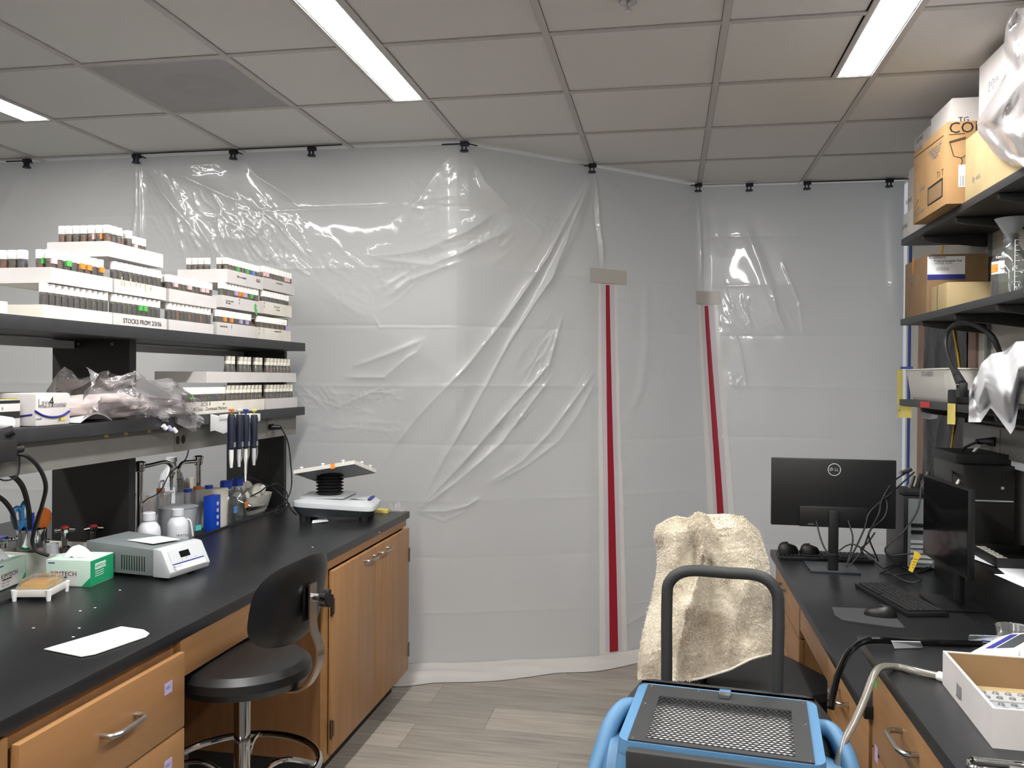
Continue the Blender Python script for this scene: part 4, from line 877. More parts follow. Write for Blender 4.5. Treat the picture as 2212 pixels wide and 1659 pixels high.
# base: local x to the aisle, y along the bench away from the camera
def outl(s, f=1): 
    P = []
    for k in range(36):
        a = 2*PI*k/36; cx_, sy_ = math.cos(a), math.sin(a); e = .30
        P.append((math.copysign(abs(cx_)**e, cx_)*.185*s+(.02 if cx_ > 0 else 0)*f, math.copysign(abs(sy_)**e, sy_)*.148*s))
    return P
def loft(name, layers, m):   # layers [(scale, z front, z back)]
    mb = MB(); n = 36; V = []; 
    for s, zf, zb2 in layers:
        for x, y in outl(s):
            u = (x+.185)/.39; V.append((x, y, zb2*(1-u)+zf*u))
    F = [(i*n+k, i*n+(k+1) % n, (i+1)*n+(k+1) % n, (i+1)*n+k) for i in range(len(layers)-1) for k in range(n)]
    F += [tuple(range(n))[::-1], tuple(range((len(layers)-1)*n, len(layers)*n))]; mb.add(V, F); return build(name, mb, m, t)
loft('lower_shell', [(.86, .022, .026), (.97, .045, .060), (1.0, .052, .075)], 'darkgrey')
loft('upper_shell', [(1.0, .052, .075), (1.0, .062, .088), (.985, .072, .097), (.80, .096, .114)], 'lightgrey')
m3 = RM[t.name].to_3x3(); 
build('deck_plate', MB().prism([(-.15, -.115), (.06, -.115), (.085, .115), (-.15, .115)], .108, .115), 'lightgrey', t, bev=.003)
mb = MB(); mb.prism([(.085, -.10), (.165, -.085), (.175, .085), (.10, .10)], .0, .002, Matrix.Translation((0, 0, .1045)) @ Matrix.Rotation(math.radians(10), 4, 'Y') @ Matrix.Translation((0, 0, .021))); build('control_panel', mb, 'lightgrey', t)
mb = MB(); mb.prism([(.165, -.085), (.175, -.06), (.178, .06), (.172, .085), (.160, .05), (.158, -.05)], .0, .003, Matrix.Translation((0, 0, .1045)) @ Matrix.Rotation(math.radians(10), 4, 'Y') @ Matrix.Translation((0, 0, .021))); build('blue_stripe', mb, 'inkblue', t)
for x in (-.13, .15):
    for y in (-.10, .10): build('foot', MB().lathe([(.020, 0), (.023, .03)], 12, c=(x, y, 0)), 'rubber', t)
pr_ = []
for k in range(7): z = .118+k*.0155; pr_ += [(.052, z), (.066, z+.006), (.066, z+.008), (.052, z+.0145)]
build('bellows', MB().lathe(pr_, 28, c=(-.03, 0, 0)), 'rubber', t)
LA, AA, RA = AY(636, 1023, 3.70), AY(765, 1002, 3.70), AY(811, 1021, 3.93)
ex, ey = (AA-LA), (RA-AA); lx_, ly_ = ex.length, ey.length; ux_ = ex.normalized(); uz_ = ux_.cross(ey).normalized(); uy_ = ey.normalized()
PM = RM[t.name].inverted() @ Matrix(((ux_.x, uy_.x, uz_.x, LA.x), (ux_.y, uy_.y, uz_.y, LA.y), (ux_.z, uy_.z, uz_.z, LA.z), (0, 0, 0, 1)))
build('platform', MB().box(0, lx_, 0, ly_, 0, .008).xf(PM), 'midgrey', t, bev=.002)
mb = MB(); [mb.box(*b_) for b_ in ((-.003, lx_+.003, -.004, 0, -.002, .016), (-.003, lx_+.003, ly_, ly_+.004, -.002, .016), (-.004, 0, 0, ly_, -.002, .016), (lx_, lx_+.004, 0, ly_, -.002, .016))]; build('platform_rim', mb.xf(PM), 'offwhite', t)
for u, v in [(.12, 0), (.48, 0), (.82, 0), (1, .35), (1, .75), (.3, 1), (.7, 1), (0, .4)]: build('rim_peg', MB().lathe([(.006, .006), (.006, .018), (.0085, .020), (.0085, .026)], 10, c=(lx_*u, ly_*v, 0)).xf(PM), 'white', t)
build('orange_tab', MB().box(lx_*.62, lx_*.69, -.006, -.004, -.008, .016).xf(PM), 'orange', t)
# yellow pad behind the shaker
p = AZ(845, 1100, ZB); t = thing('yellow_pad', 'pale yellow pad lying behind the shaker at the bench end', 'notepad', (-1.52, 4.08, ZB)); build('pad', MB().box(-.08, .14, -.03, .03, 0, .014), 'yellow', t)
t = thing('plastic_scrap', 'scrap of clear plastic wrap curling up at the bench end corner', 'plastic wrap', (-1.36, 4.09, ZB)); build('film', MB().grid(lambda u, v: (-.05+.10*u, .02*v+.01*math.sin(u*20), .002+.05*v*abs(math.sin(u*7))), 16, 6), 'bag', t)

# gas and water fittings on the ledge
def turret(label, p_base, htop, arm_end, drop):
    t = thing('gas_tap', label, 'tap', p_base); x, y, z = p_base
    build('column', MB().lathe([(.024, 0), (.024, .008), (.0125, .014), (.0125, htop-z-.01)], 16), 'chrome', t)
    build('head', MB().lathe([(.015, -.03), (.019, -.026), (.020, -.002), (.024, .0), (.024, .008), (.014, .014)], 16, c=(0, 0, htop-z)), 'chrome', t)
    d = Vector(arm_end)-Vector((x, y, htop)); 
    build('spout', MB().tube([(0, 0, htop-z-.012), d*.35+Vector((0, 0, htop-z-.010)), d*.8+Vector((0, 0, htop-z-.008)), d+Vector((0, 0, htop-z-.03)), d+Vector((0, 0, htop-z-.055))], .0085, 12), 'chrome', t)
    e = d+Vector((0, 0, htop-z-.055)); pr = [(.0115, 0), (.0115, -.018)]+[q for k in range(5) for q in ((.010-.001*k, -.02-.012*k), (.0065-.0006*k, -.031-.012*k))]
    build('serrated_nozzle', MB().lathe([(r_, z_) for r_, z_ in pr][::-1], 12, c=e), 'chrome', t)
    build('side_screw', MB().cyl(e+Vector((0, 0, -.008)), e+Vector((.0, .026, -.008)), .0035, n=8), 'chrome', t)
a = AX(302, 1003, -2.10); b = AX(428, 990, -2.10); tA, tB = AX(372, 1010, -2.10), AX(383, 1008, -2.10)
turret('chrome gas tap beside the near upright, spout bent to the right', (a.x, a.y, ZG), a.z, (tA.x, tA.y-.006, a.z), 0)
turret('chrome gas tap nearer the wash bottles, spout bent to the left', (b.x, b.y, ZG), b.z, (tB.x, tB.y+.012, b.z), 0)
def valve(label, px, py, x, m):
    p = AX(px, py, x); t = thing('valve_handle', label, 'valve', (p.x, p.y, ZG)); h = p.z-ZG
    build('stem', MB().lathe([(.020, 0), (.020, .02), (.014, .026), (.014, h*.4), (.020, h*.45), (.020, h*.55), (.010, h*.6), (.012, h-.012)], 14), 'chrome', t)
    mb = MB(); 
    for k in range(4): a = PI/4+k*PI/2; mb.cyl((0, 0, h), (.032*math.cos(a), .032*math.sin(a), h-.004), .009, .007, 10)
    mb.lathe([(.014, -.008), (.016, .004)], 14, c=(0, 0, h)); build('cross_handle', mb, 'chrome', t)
    build('index_cap', MB().lathe([(.015, .004), (.013, .010), (.004, .013)], 14, c=(0, 0, h)), m, t)
valve('chrome valve with red cap in front of the black upright', 202, 1140, -2.08, 'red')
valve('chrome valve with red cap beside the steel beaker', 140, 1143, -2.08, 'red')
valve('chrome valve with blue cap at the left picture edge', 8, 1165, -2.24, 'inkblue')
valve('chrome valve with blue cap in front of the steel beaker', 84, 1168, -2.13, 'inkblue')
t = thing('cup_sink', 'black oval cup sink set into the ledge behind the tissue box', 'sink', (-2.15, 2.66, ZG)); build('rim', MB().lathe([(.075, .0), (.078, .012), (.065, .012), (.060, .002)], 28), 'black', t)
# steel beaker with scissors and tools
p = AX(68, 1175, -2.15)
t = thing('steel_beaker', 'steel beaker holding scissors and tools behind the tissue boxes', 'beaker', (-2.15, p.y, ZG)); z1 = AX(68, 1142, -2.15).z-ZG
build('beaker_wall', MB().lathe([(.046, 0), (.047, z1*.7), (.047, z1), (.044, z1), (.043, .004), (.001, .004)], 24), 'chrome', t)
build('paper_label', MB().box(.0445, .0475, -.026, .006, z1*.25, z1*.6), 'pinktape', t)
def on(px, py): q = AX(px, py, -2.15); return Vector((0, q.y-p.y, q.z-ZG))
t = thing('scissors', 'scissors with light blue loop handles standing in the steel beaker', 'scissors', (-2.15, p.y, ZG))
build('loop', MB().tube([on(30, 1105), on(28, 1120), on(36, 1140), on(46, 1135), on(47, 1110), on(38, 1097)], .008, 8, closed=True), 'blueplas', t)
build('loop', MB().tube([on(48, 1095), on(46, 1112), on(52, 1135), on(60, 1120), on(62, 1096), on(55, 1085)], .008, 8, closed=True), 'blueplas', t)
build('blade', MB().tube([on(40, 1140), on(55, 1175), on(60, 1195)], .005, 6), 'satin', t)
t = thing('blue_tool', 'dark blue plastic tool handle standing in the steel beaker', 'tool', (-2.15, p.y, ZG)); build('handle', MB().tube([on(66, 1108), on(66, 1130), on(64, 1165)], .012, 10), 'bluerack', t)
t = thing('orange_cutter', 'orange plastic cutter standing in the steel beaker', 'tool', (-2.15, p.y, ZG))
a, b = on(82, 1140), on(94, 1096)
mb = MB(); P_ = [on(78, 1140), on(84, 1110), on(92, 1095), on(104, 1102), (on(106, 1120)), on(97, 1140)]; mb.prism([(q.y, q.z) for q in P_], -.012, .012, Matrix(((0, 0, 1, 0), (1, 0, 0, 0), (0, 1, 0, 0), (0, 0, 0, 1)))); build('handle', mb, 'orangeplas', t, bev=.004)
t = thing('clear_cylinder', 'small frosted plastic cylinder between the valves', 'cylinder', (-2.06, AX(110, 1185, -2.06).y, ZG)); build('wall', MB().lathe([(.022, 0), (.024, .11)], 16, cap=False), 'milk2', t)
# black cables at the left
t = thing('black_hose', 'thick black cables arching down from the raceway at the far left', 'cable')
build('cable', MB().tube([AX(28, 980, -1.87), AX(58, 985, -1.85), AX(85, 1012, -1.86), AX(99, 1050, -1.9), AX(90, 1095, -1.95), AX(76, 1140, -2.0), AX(70, 1170, -2.03), AX(80, 1190, -2.0), AX(105, 1200, -1.98)], .0065, 8), 'rubber', t)
build('cable', MB().tube([AX(-10, 1022, -1.9), AX(20, 1024, -1.9), AX(48, 1050, -1.93), AX(62, 1100, -1.98), AX(64, 1140, -2.02)], .008, 8), 'rubber', t)
build('cable', MB().tube([AX(-10, 1068, -1.95), AX(12, 1085, -1.96), AX(28, 1110, -1.98), AX(34, 1140, -2.05)], .007, 8), 'rubber', t)
build('cable', MB().tube([AX(42, 985, -1.88), AX(42, 1010, -1.88), AX(36, 1030, -1.88), AX(12, 1038, -1.88), AX(-12, 1030, -1.88)], .0025, 6), 'rubber', t)
t = thing('power_adapter', 'black plugs and adapter block on the raceway at the left edge', 'plug', AX(5, 975, -1.86))
mb = MB(); p = AX(5, 975, -1.86); mb.box(-.028, .02, -.06, .035, -.03, .035); build('adapter_body', mb, 'rubber', t, bev=.006); build('plug_body', MB().cyl((-.01, .03, .0), (.0, .075, .002), .016, .011, 12), 'rubber', t); build('plug_body', MB().cyl((-.01, .0, .045), (.02, .02, .06), .016, .014, 12), 'rubber', t)

# wash bottles
def wash(label, px, py, x, capz_px, s=1.0, word=None, side=1):
    q = AX(px, py, x); top = q.z-ZB if x > XB else q.z-ZG; zz = ZB if x > XB else ZG
    t = thing('wash_bottle', label, 'bottle', (q.x, q.y, zz)); H = top; r = .043*s
    build('bottle_wall', MB().lathe([(r*.96, 0), (r, .006), (r, H*.50), (r*.93, H*.62), (r*.72, H*.72), (r*.45, H*.78), (r*.42, H*.82)], 24), 'milky', t)
    build('screw_cap', MB().lathe([(r*.56, H*.80), (r*.56, H*.98), (r*.46, H)], 20), 'milk2' if word is None else 'milky', t)
    if word: text(t, word, .014, (q.x+.012, q.y-r*1.0+.0, zz+H*.26), (.8, .35, 0), (0, 0, 1))
    return t, q, zz
w1, q1, _ = wash('squat wash bottle lettered ETHANOL at left of three', 322, 1106, -1.965, 0, word='ETHANOL')
w2, q2, z2 = wash('wash bottle with a curved dip tube at the back of three', 352, 1094, -2.10, 0, s=.9)
build('spout_tube', MB().tube([(0, 0, .17), (0, 0, .225), (.0, .006, .238), (.0, -.02, .236), (0, -.03, .21)], .004, 8), 'milk2', w2)
w3, q3, _ = wash('wash bottle with side spout, right of three', 384, 1098, -1.955, 0, word='  WATER')
build('spout_tube', MB().tube([(.03, .02, .10), (.045, .02, .09), (.05, .03, .03)], .0035, 8), 'white', w3)
# big frosted beaker
q = AX(405, 1092, -1.99); t = thing('plastic_beaker', 'large frosted plastic beaker with a teal label behind the wash bottles', 'beaker', (-2.0, 3.20, ZG)); H = q.z-ZG
build('beaker_wall', MB().lathe([(.060, .0), (.064, .01), (.077, H), (.080, H+.003)], 28), 'milk2', t)
p = AX(426, 1147, -1.93); label_on(t, 'teal_label', 'teal', (-1.938, 3.228, p.z), (.3, .95, 0), (0, 0, 1), .03, .022, .001)
# blue tube rack and white box with blue and orange caps
t = thing('tube_rack', 'bright blue plastic rack with round holes standing on end', 'rack', (-1.985, 3.44, ZG)); build('rack_body', MB().box(-.02, .02, -.038, .038, 0, .155), 'bluerack', t, bev=.003)
for k in range(4): build('hole', MB().cyl((.018, .012, .028+k*.030), (.0212, .012, .028+k*.030), .009, n=14), 'lightgrey', t)
t = thing('foam_box', 'white foam rack box behind the blue tube rack', 'box', (-2.06, 3.52, ZG)); build('foam_body', MB().box(-.06, .09, -.045, .035, 0, .175), 'boxcream', t, bev=.003)
for k, (dx_, dy_, m, nm) in enumerate([(-.05, -.10, 'bluerack', 'blue screw cap of a tube, left of the white foam box'), (-.03, -.055, 'orangeplas', 'orange screw cap of a tube by the white foam box'), (.0, -.01, 'bluerack', 'blue screw cap of a tube above the white foam box')]):
    z_ = .178 if k else .172
    t = thing('capped_tube', nm, 'tube', (-2.03+dx_, 3.50+dy_-.0, ZG))
    build('tube', MB().lathe([(.004, .0), (.014, .02), (.014, z_)], 14), 'milk2', t); build('screw_cap', MB().lathe([(.0175, z_), (.0175, z_+.014)], 16), m, t)
t = thing('orange_capped_tube', 'orange capped tube beside the left gas tap', 'tube', (-2.12, 3.26, ZG)); build('tube', MB().lathe([(.014, 0), (.014, .185)], 12), 'milk2', t); build('screw_cap', MB().lathe([(.0165, .185), (.0165, .205)], 14), 'orangeplas', t)
# reagent bottles with blue caps
def reagent(label, px, pyt, x, tagm, lvl):
    q = AX(px, pyt, x); H = q.z-ZG; t = thing('reagent_bottle', label, 'bottle', (q.x, q.y, ZG)); r = .043
    build('bottle_glass', MB().lathe([(r*.95, 0), (r, .008), (r, H*.46), (r*.90, H*.58), (r*.62, H*.70), (r*.42, H*.78), (r*.40, H*.85)], 28), 'glass', t)
    build('liquid', MB().lathe([(r*.92, .004), (r*.95, .010), (r*.95, lvl)], 28), 'water', t)
    build('blue_cap', MB().lathe([(r*.60, H*.82), (r*.60, H*.985), (r*.52, H)], 24), 'bluecap', t)
    build('pour_ring', MB().lathe([(r*.50, H*.79), (r*.52, H*.82)], 20), 'white', t)
    build('tape_label', MB().box(r-.002, r+.0015, -.006, .024, .055, .085), tagm, t)
reagent('clear reagent bottle with blue cap and blue tape label', 488, 1038, -1.995, 'bluetape', .055)
reagent('clear reagent bottle with blue cap and orange tape label', 513, 1033, -2.02, 'orange', .10)
# gas valve nozzle and white tub of foam pieces
t = thing('gas_nozzle', 'chrome bench gas nozzle pointing right behind the reagent bottles', 'tap', (-2.1, 3.78, ZG))
build('post', MB().lathe([(.022, 0), (.022, .01), (.013, .016), (.013, .15)], 14), 'chrome', t)
c = AX(540, 1096, -2.0); e = AX(574, 1092, -1.96)
build('nozzle', MB().cyl(c-RM[t.name].translation+Vector((0, 0, 0)), e-RM[t.name].translation, .014, .003, 12), 'chrome', t); build('body', MB().cyl((0, 0, .10), c-RM[t.name].translation, .013, .016, 12), 'chrome', t)
h = AX(536, 1058, -2.08)-RM[t.name].translation; build('lever', MB().tube([h+Vector((0, -.03, -.006)), h, h+Vector((0, .03, -.008))], .006, 8), 'chrome', t); build('lever_post', MB().cyl((0, 0, .12), h, .008, n=10), 'chrome', t)
t = thing('foam_bowl', 'off-white plastic basin heaped with white foam pieces', 'basin', (-2.085, 3.925, ZG))
bw = []
for k in range(28):
    a = 2*PI*k/28; bw.append((math.copysign(abs(math.cos(a))**.6, math.cos(a)), math.copysign(abs(math.sin(a))**.6, math.sin(a))))
mb = MB(); V = []
for s, z in ((.74, 0), (.86, .03), (1.0, .092), (.96, .092), (.80, .01)): V += [(x*.115*s, y*.125*s, z) for x, y in bw]
mb.add(V, [(i*28+k, i*28+(k+1) % 28, (i+1)*28+(k+1) % 28, (i+1)*28+k) for i in range(4) for k in range(28)]+[tuple(range(28))[::-1], tuple(range(4*28, 5*28))]); build('basin_wall', mb, 'offwhite', t)
rr = random.Random(3)
for k in range(16):
    a, r_ = rr.random()*6.28, .085*math.sqrt(rr.random()); p = Vector((-2.085+r_*math.cos(a), 3.925+r_*math.sin(a), ZG+.085+(.05-r_*.4)*rr.random()+.012))
    o = build('foam_piece', MB().lathe([(.014, -.016), (.023, -.01), (.024, .008), (.016, .016)], 12).xf(Matrix.Rotation(rr.random()*2, 4, 'X') @ Matrix.Rotation(rr.random()*3, 4, 'Y')), 'offwhite', None); o.location = p
    tag(o, 'white foam plug heaped in the off-white basin', 'foam piece', 'foam plugs in the basin')
t = thing('coiled_cord', 'black cord bundle between the foam basin and the shaker', 'cable')
build('cord', MB().tube([AX(540, 1073, -2.0), AX(562, 1062, -1.96), AX(582, 1050, -1.93), AX(605, 1068, -1.9), AX(620, 1080, -1.87), AX(618, 1062, -1.88), AX(600, 1046, -1.9), AX(585, 1048, -1.92)], .0035, 6), 'rubber', t)
build('cord', MB().tube([AX(524, 1024, -2.0), AX(560, 1040, -1.98), AX(600, 1062, -1.93), AX(622, 1085, -1.87), AX(615, 1100, -1.86), AX(596, 1110, -1.86), AX(600, 1096, -1.86), AX(622, 1086, -1.84), AX(628, 1100, -1.80), AX(640, 1112, -1.76)], .0035, 6), 'rubber', t)
# stuff behind the bottles
t = thing('tool_tub', 'clear tub of orange and green markers behind the wash bottles', 'tub', (-2.20, 3.32, ZG)); build('tub_wall', MB().lathe([(.07, 0), (.08, .17)], 24, cap=False), 'milk2', t)
for k, m in enumerate(('orange', 'red', 'orangeplas', 'black', 'boxgreen', 'yellowtips')):
    a = k*1.05; o = build('marker_pen', MB().cyl((-2.20+.04*math.cos(a), 3.32+.04*math.sin(a), ZG+.004), (-2.20+.06*math.cos(a+.4), 3.32+.06*math.sin(a+.4), ZG+.155), .006, n=8), m); tag(o, {'orange': 'amber', 'red': 'red', 'orangeplas': 'deep orange', 'black': 'black', 'boxgreen': 'green', 'yellowtips': 'yellow'}[m]+' marker pen standing in the clear tub', 'pen', 'markers in the tub')
t = thing('spray_jug', 'white plastic jug with a printed label behind the gas taps', 'jug', (-2.45, 3.86, ZB)); build('jug_body', MB().lathe([(.06, 0), (.062, .14), (.05, .19), (.022, .23), (.022, .25)], 20), 'milky', t); build('screw_cap', MB().lathe([(.026, .25), (.026, .272)], 14), 'white', t); label_on(t, 'paper_label', 'paper', (-2.47, 3.797, ZB+.05), (1, 0, 0), (0, 0, 1), .08, .08); text(t, 'SOLUTION', .014, (-2.465, 3.796, ZB+.10), (1, 0, 0), (0, 0, 1))
t, a, b = carton('brown_board', 'tall strip of brown cardboard behind the near upright', 'cardboard', -2.29, -2.14, 2.99, 3.0, ZG, .34, 'kraft3')
t = thing('sand_bag', 'small beige bag between the taps and the foam box', 'bag', (-2.4, 3.95, ZB)); build('bag_body', MB().lathe([(.05, 0), (.06, .05), (.045, .12), (.02, .16)], 14), 'boxcream', t)

# ================================================================== STOOL
cx, cy = -1.235, 2.315
t = thing('lab_stool', 'black vinyl stool with a curved backrest on a steel bar', 'stool', (cx, cy, 0), math.radians(-9))
build('seat', MB().lathe([(.165, .690), (.190, .700), (.203, .722), (.200, .745), (.180, .762), (.10, .768), (.001, .768)], 48), 'vinylblack', t)
build('seat_plate', MB().lathe([(.05, .665), (.10, .690)], 20), 'black', t)
build('gas_column', MB().lathe([(.024, .25), (.024, .45), (.0245, .66)], 20), 'chrome', t); build('column_sleeve', MB().lathe([(.030, .08), (.030, .30)], 20), 'black', t)
ring = [(.225*math.cos(a), .225*math.sin(a), .44) for a in np.linspace(0, 2*PI, 24, endpoint=False)]
build('foot_ring', MB().tube(ring, .0105, 10, 2, closed=True), 'chrome', t)
for k in range(4):
    a = k*PI/2+.4; build('ring_spoke', MB().tube([(.03*math.cos(a), .03*math.sin(a), .40), (.12*math.cos(a), .12*math.sin(a), .455), (.225*math.cos(a), .225*math.sin(a), .44)], .008, 8), 'chrome', t)
for k in range(5):
    a = k*2*PI/5+.3; build('leg', MB().tube([(.02*math.cos(a), .02*math.sin(a), .11), (.15*math.cos(a), .15*math.sin(a), .10), (.27*math.cos(a), .27*math.sin(a), .065)], .017, 8), 'chrome', t)
    build('caster', MB().cyl((.27*math.cos(a)-.012*math.sin(a), .27*math.sin(a)+.012*math.cos(a), .026), (.27*math.cos(a)+.012*math.sin(a), .27*math.sin(a)-.012*math.cos(a), .026), .026, n=16), 'black', t)
def backf(sgn):
    def f(u, v):
        a = 2*PI*u; e = .62; ux = math.copysign(abs(math.cos(a))**e, math.cos(a))*v; uz = math.copysign(abs(math.sin(a))**e, math.sin(a))*v
        yy, zz = ux*.185, uz*.128*(1-.10*abs(ux))
        th = .016*(1-v**6)
        return (.205+.018*zz/.1-1.35*yy*yy+sgn*th-.02*0, yy, .955+zz)
    return f
mb = MB(); mb.grid(backf(1), 44, 8); o = build('backrest', mb, 'vinylblack', t); 
mb = MB(); mb.grid(lambda u, v: backf(-1)(1-u, v), 44, 8); build('back_cushion', mb, 'vinylblack', t)
bar = [(.10, .70, .0), (.19, .695), (.235, .72), (.262, .78), (.262, .83), (.240, .88), (.236, .93), (.236, 1.0)]
def strap(pts, w_, th):
    mb = MB(); V = []; n = len(pts)
    for i, (x, z) in enumerate(pts):
        a, b = pts[max(i-1, 0)], pts[min(i+1, n-1)]; dx_, dz_ = b[0]-a[0], b[1]-a[1]; l = math.hypot(dx_, dz_); nx, nz = dz_/l*th/2, -dx_/l*th/2
        V += [(x+nx, -w_/2, z+nz), (x+nx, w_/2, z+nz), (x-nx, w_/2, z-nz), (x-nx, -w_/2, z-nz)]
    mb.add(V, [(i*4+k, i*4+(k+1) % 4, (i+1)*4+(k+1) % 4, (i+1)*4+k) for i in range(n-1) for k in range(4)]+[(3, 2, 1, 0), tuple(range(4*n-4, 4*n))]); return mb
def cat(pts, k=5):
    Q = []
    P = [Vector((p[0], p[-1] if len(p) == 2 else p[1], 0)) for p in pts]
    for i in range(len(P)-1):
        a = P[i-1] if i else P[i]; b, c = P[i], P[i+1]; d = P[i+2] if i+2 < len(P) else c
        for j in range(k): q = j/k; r_ = .5*((2*b)+(c-a)*q+(2*a-5*b+4*c-d)*q*q+(-a+3*b-3*c+d)*q**3); Q.append((r_.x, r_.y))
    Q.append((P[-1].x, P[-1].y)); return Q
build('back_bar', strap(cat([(.10, .690), (.185, .688), (.232, .715), (.262, .775), (.264, .825), (.244, .875), (.240, .93), (.240, 1.005)]), .034, .006), 'satin', t)
build('bar_plate', MB().box(.224, .230, -.03, .03, .90, .995), 'blackgloss', t, bev=.003)
mb = MB(); mb.cyl((.24, 0, .965), (.275, 0, .965), .012, n=12); build('knob_stem', mb, 'chrome', t)
mb = MB(); mb.cyl((.27, 0, .965), (.295, 0, .965), .016, n=16)
for k in range(5): a = k*2*PI/5; mb.cyl((.275, .018*math.cos(a), .965+.018*math.sin(a)), (.293, .018*math.cos(a), .965+.018*math.sin(a)), .009, n=10)
build('knob', mb, 'black', t)

# ================================================================== AIR SCRUBBER
t = thing('air_scrubber', 'sky blue portable air scrubber with mesh top and black tube handle', 'air scrubber', (.120, 1.84, 0), math.radians(-6))
def rrect(hx, y0, y1, r, n=5):
    P = []
    for cxx, cyy, a0 in ((hx-r, y1-r, 0), (-hx+r, y1-r, PI/2), (-hx+r, y0+r, PI), (hx-r, y0+r, 3*PI/2)):
        for k in range(n+1): a = a0+k*PI/2/n; P.append((cxx+r*math.cos(a), cyy+r*math.sin(a)))
    return P
def loftb(name, layers, m, r=.03, cap0=True, cap1=True, par=t, bev=0):   # (hx,y0,y1,z)
    V = []; 
    for hx, y0, y1, z in layers: P = rrect(hx, y0, y1, r); n = len(P); V += [(x, y, z) for x, y in P]
    F = [(i*n+k, i*n+(k+1) % n, (i+1)*n+(k+1) % n, (i+1)*n+k) for i in range(len(layers)-1) for k in range(n)]
    if cap0: F.append(tuple(range(n))[::-1])
    if cap1: F.append(tuple(range((len(layers)-1)*n, len(layers)*n)))
    mb = MB(); mb.add(V, F); return build(name, mb, m, par, bev=bev)
loftb('body', [(.20, -.21, .15, .08), (.262, -.25, .165, .14), (.272, -.26, .165, .58), (.266, -.25, .165, .65), (.232, -.22, .166, .71), (.206, -.185, .168, .79), (.200, -.172, .168, .852)], 'scrub', r=.035)
# raised top rim with an opening for the mesh
mb = MB(); out_ = rrect(.200, -.172, .168, .030); n = len(out_); inn = rrect(.168, -.150, .145, .008)
V = [(x, y, .852) for x, y in out_]+[(x*.985, y*.985, .878) for x, y in out_]+[(x, y, .878) for x, y in inn]+[(x, y, .845) for x, y in inn]
mb.add(V, [(i*n+k, i*n+(k+1) % n, (i+1)*n+(k+1) % n, (i+1)*n+k) for i in range(3) for k in range(n)]); build('top_rim', mb, 'scrub', t)
def tri(hx, m, z): pass
build('filter_pad', MB().box(-.165, .165, -.148, .142, .853, .858), 'filter', t)
# grille: frame plus hexagonal mesh as real wires
gx0, gx1, gy0, gy1 = -.142, .142, -.150, .085
mb = MB(); fx, fy0, fy1 = .176, -.166, .150
for b_ in ((-fx, fx, gy1, fy1), (-fx, fx, fy0, gy0), (-fx, gx0, gy0, gy1), (gx1, fx, gy0, gy1)): mb.box(b_[0], b_[1], b_[2], b_[3], .8785, .8815)
gf = build('grille_frame', mb, 'scrubblack', t)
R_ = .0068; mb = MB(); hw = .0008
a_h = R_*math.sqrt(3); nxh = int((gx1-gx0)/(a_h))+1; nyh = int((gy1-gy0)/(R_*1.5))+1
seen = set()
for j in range(nyh):
    for i in range(nxh):
        hx_ = gx0+a_h*(i+(.5 if j % 2 else 0)); hy_ = gy0+R_*1.5*j
        cs = [(hx_+R_*math.cos(PI/6+k*PI/3), hy_+R_*math.sin(PI/6+k*PI/3)) for k in range(6)]
        for k in range(6):
            a, b = cs[k], cs[(k+1) % 6]; key = tuple(sorted(((round(a[0], 4), round(a[1], 4)), (round(b[0], 4), round(b[1], 4)))))
            if key in seen: continue
            seen.add(key)
            if not (gx0-.002 < (a[0]+b[0])/2 < gx1+.002 and gy0-.002 < (a[1]+b[1])/2 < gy1+.002): continue
            d = Vector((b[0]-a[0], b[1]-a[1], 0)); nn = Vector((-d.y, d.x, 0)).normalized()*hw; A = Vector((a[0], a[1], 0)); B = Vector((b[0], b[1], 0))
            q = [A-nn, B-nn, B+nn, A+nn]; mb.add([(v.x, v.y, .8790) for v in q]+[(v.x, v.y, .8812) for v in q], [(4, 5, 6, 7), (0, 1, 5, 4), (2, 3, 7, 6)])
o = build('wire_mesh', mb, 'scrubblack', gf, smooth=10); o['kind'] = 'stuff'
for x, y in [(-.168, .142), (-.06, .143), (.06, .143), (.168, .142), (-.168, .03), (.168, .02), (-.168, -.158), (.168, -.158)]: build('screw', MB().lathe([(.0042, .8815), (.0035, .8835), (.001, .884)], 10, c=(x, y, 0)), 'chrome', gf)
build('latch', MB().box(-.013, .013, .118, .150, .8815, .889), 'scrub', t, bev=.002); build('latch_clip', MB().box(-.011, .011, .108, .126, .882, .892), 'satin', t, bev=.002)
build('lower_band', MB().box(-.175, .175, -.200, -.176, .800, .872), 'scrubblack', t, bev=.004)
# black back shell
loftb('back_shell', [(.22, .12, .24, .06), (.262, .10, .27, .14), (.270, .10, .28, .60), (.262, .10, .27, .74), (.235, .12, .25, .82), (.202, .150, .215, .868), (.195, .16, .205, .875)], 'scrubblack', r=.03)
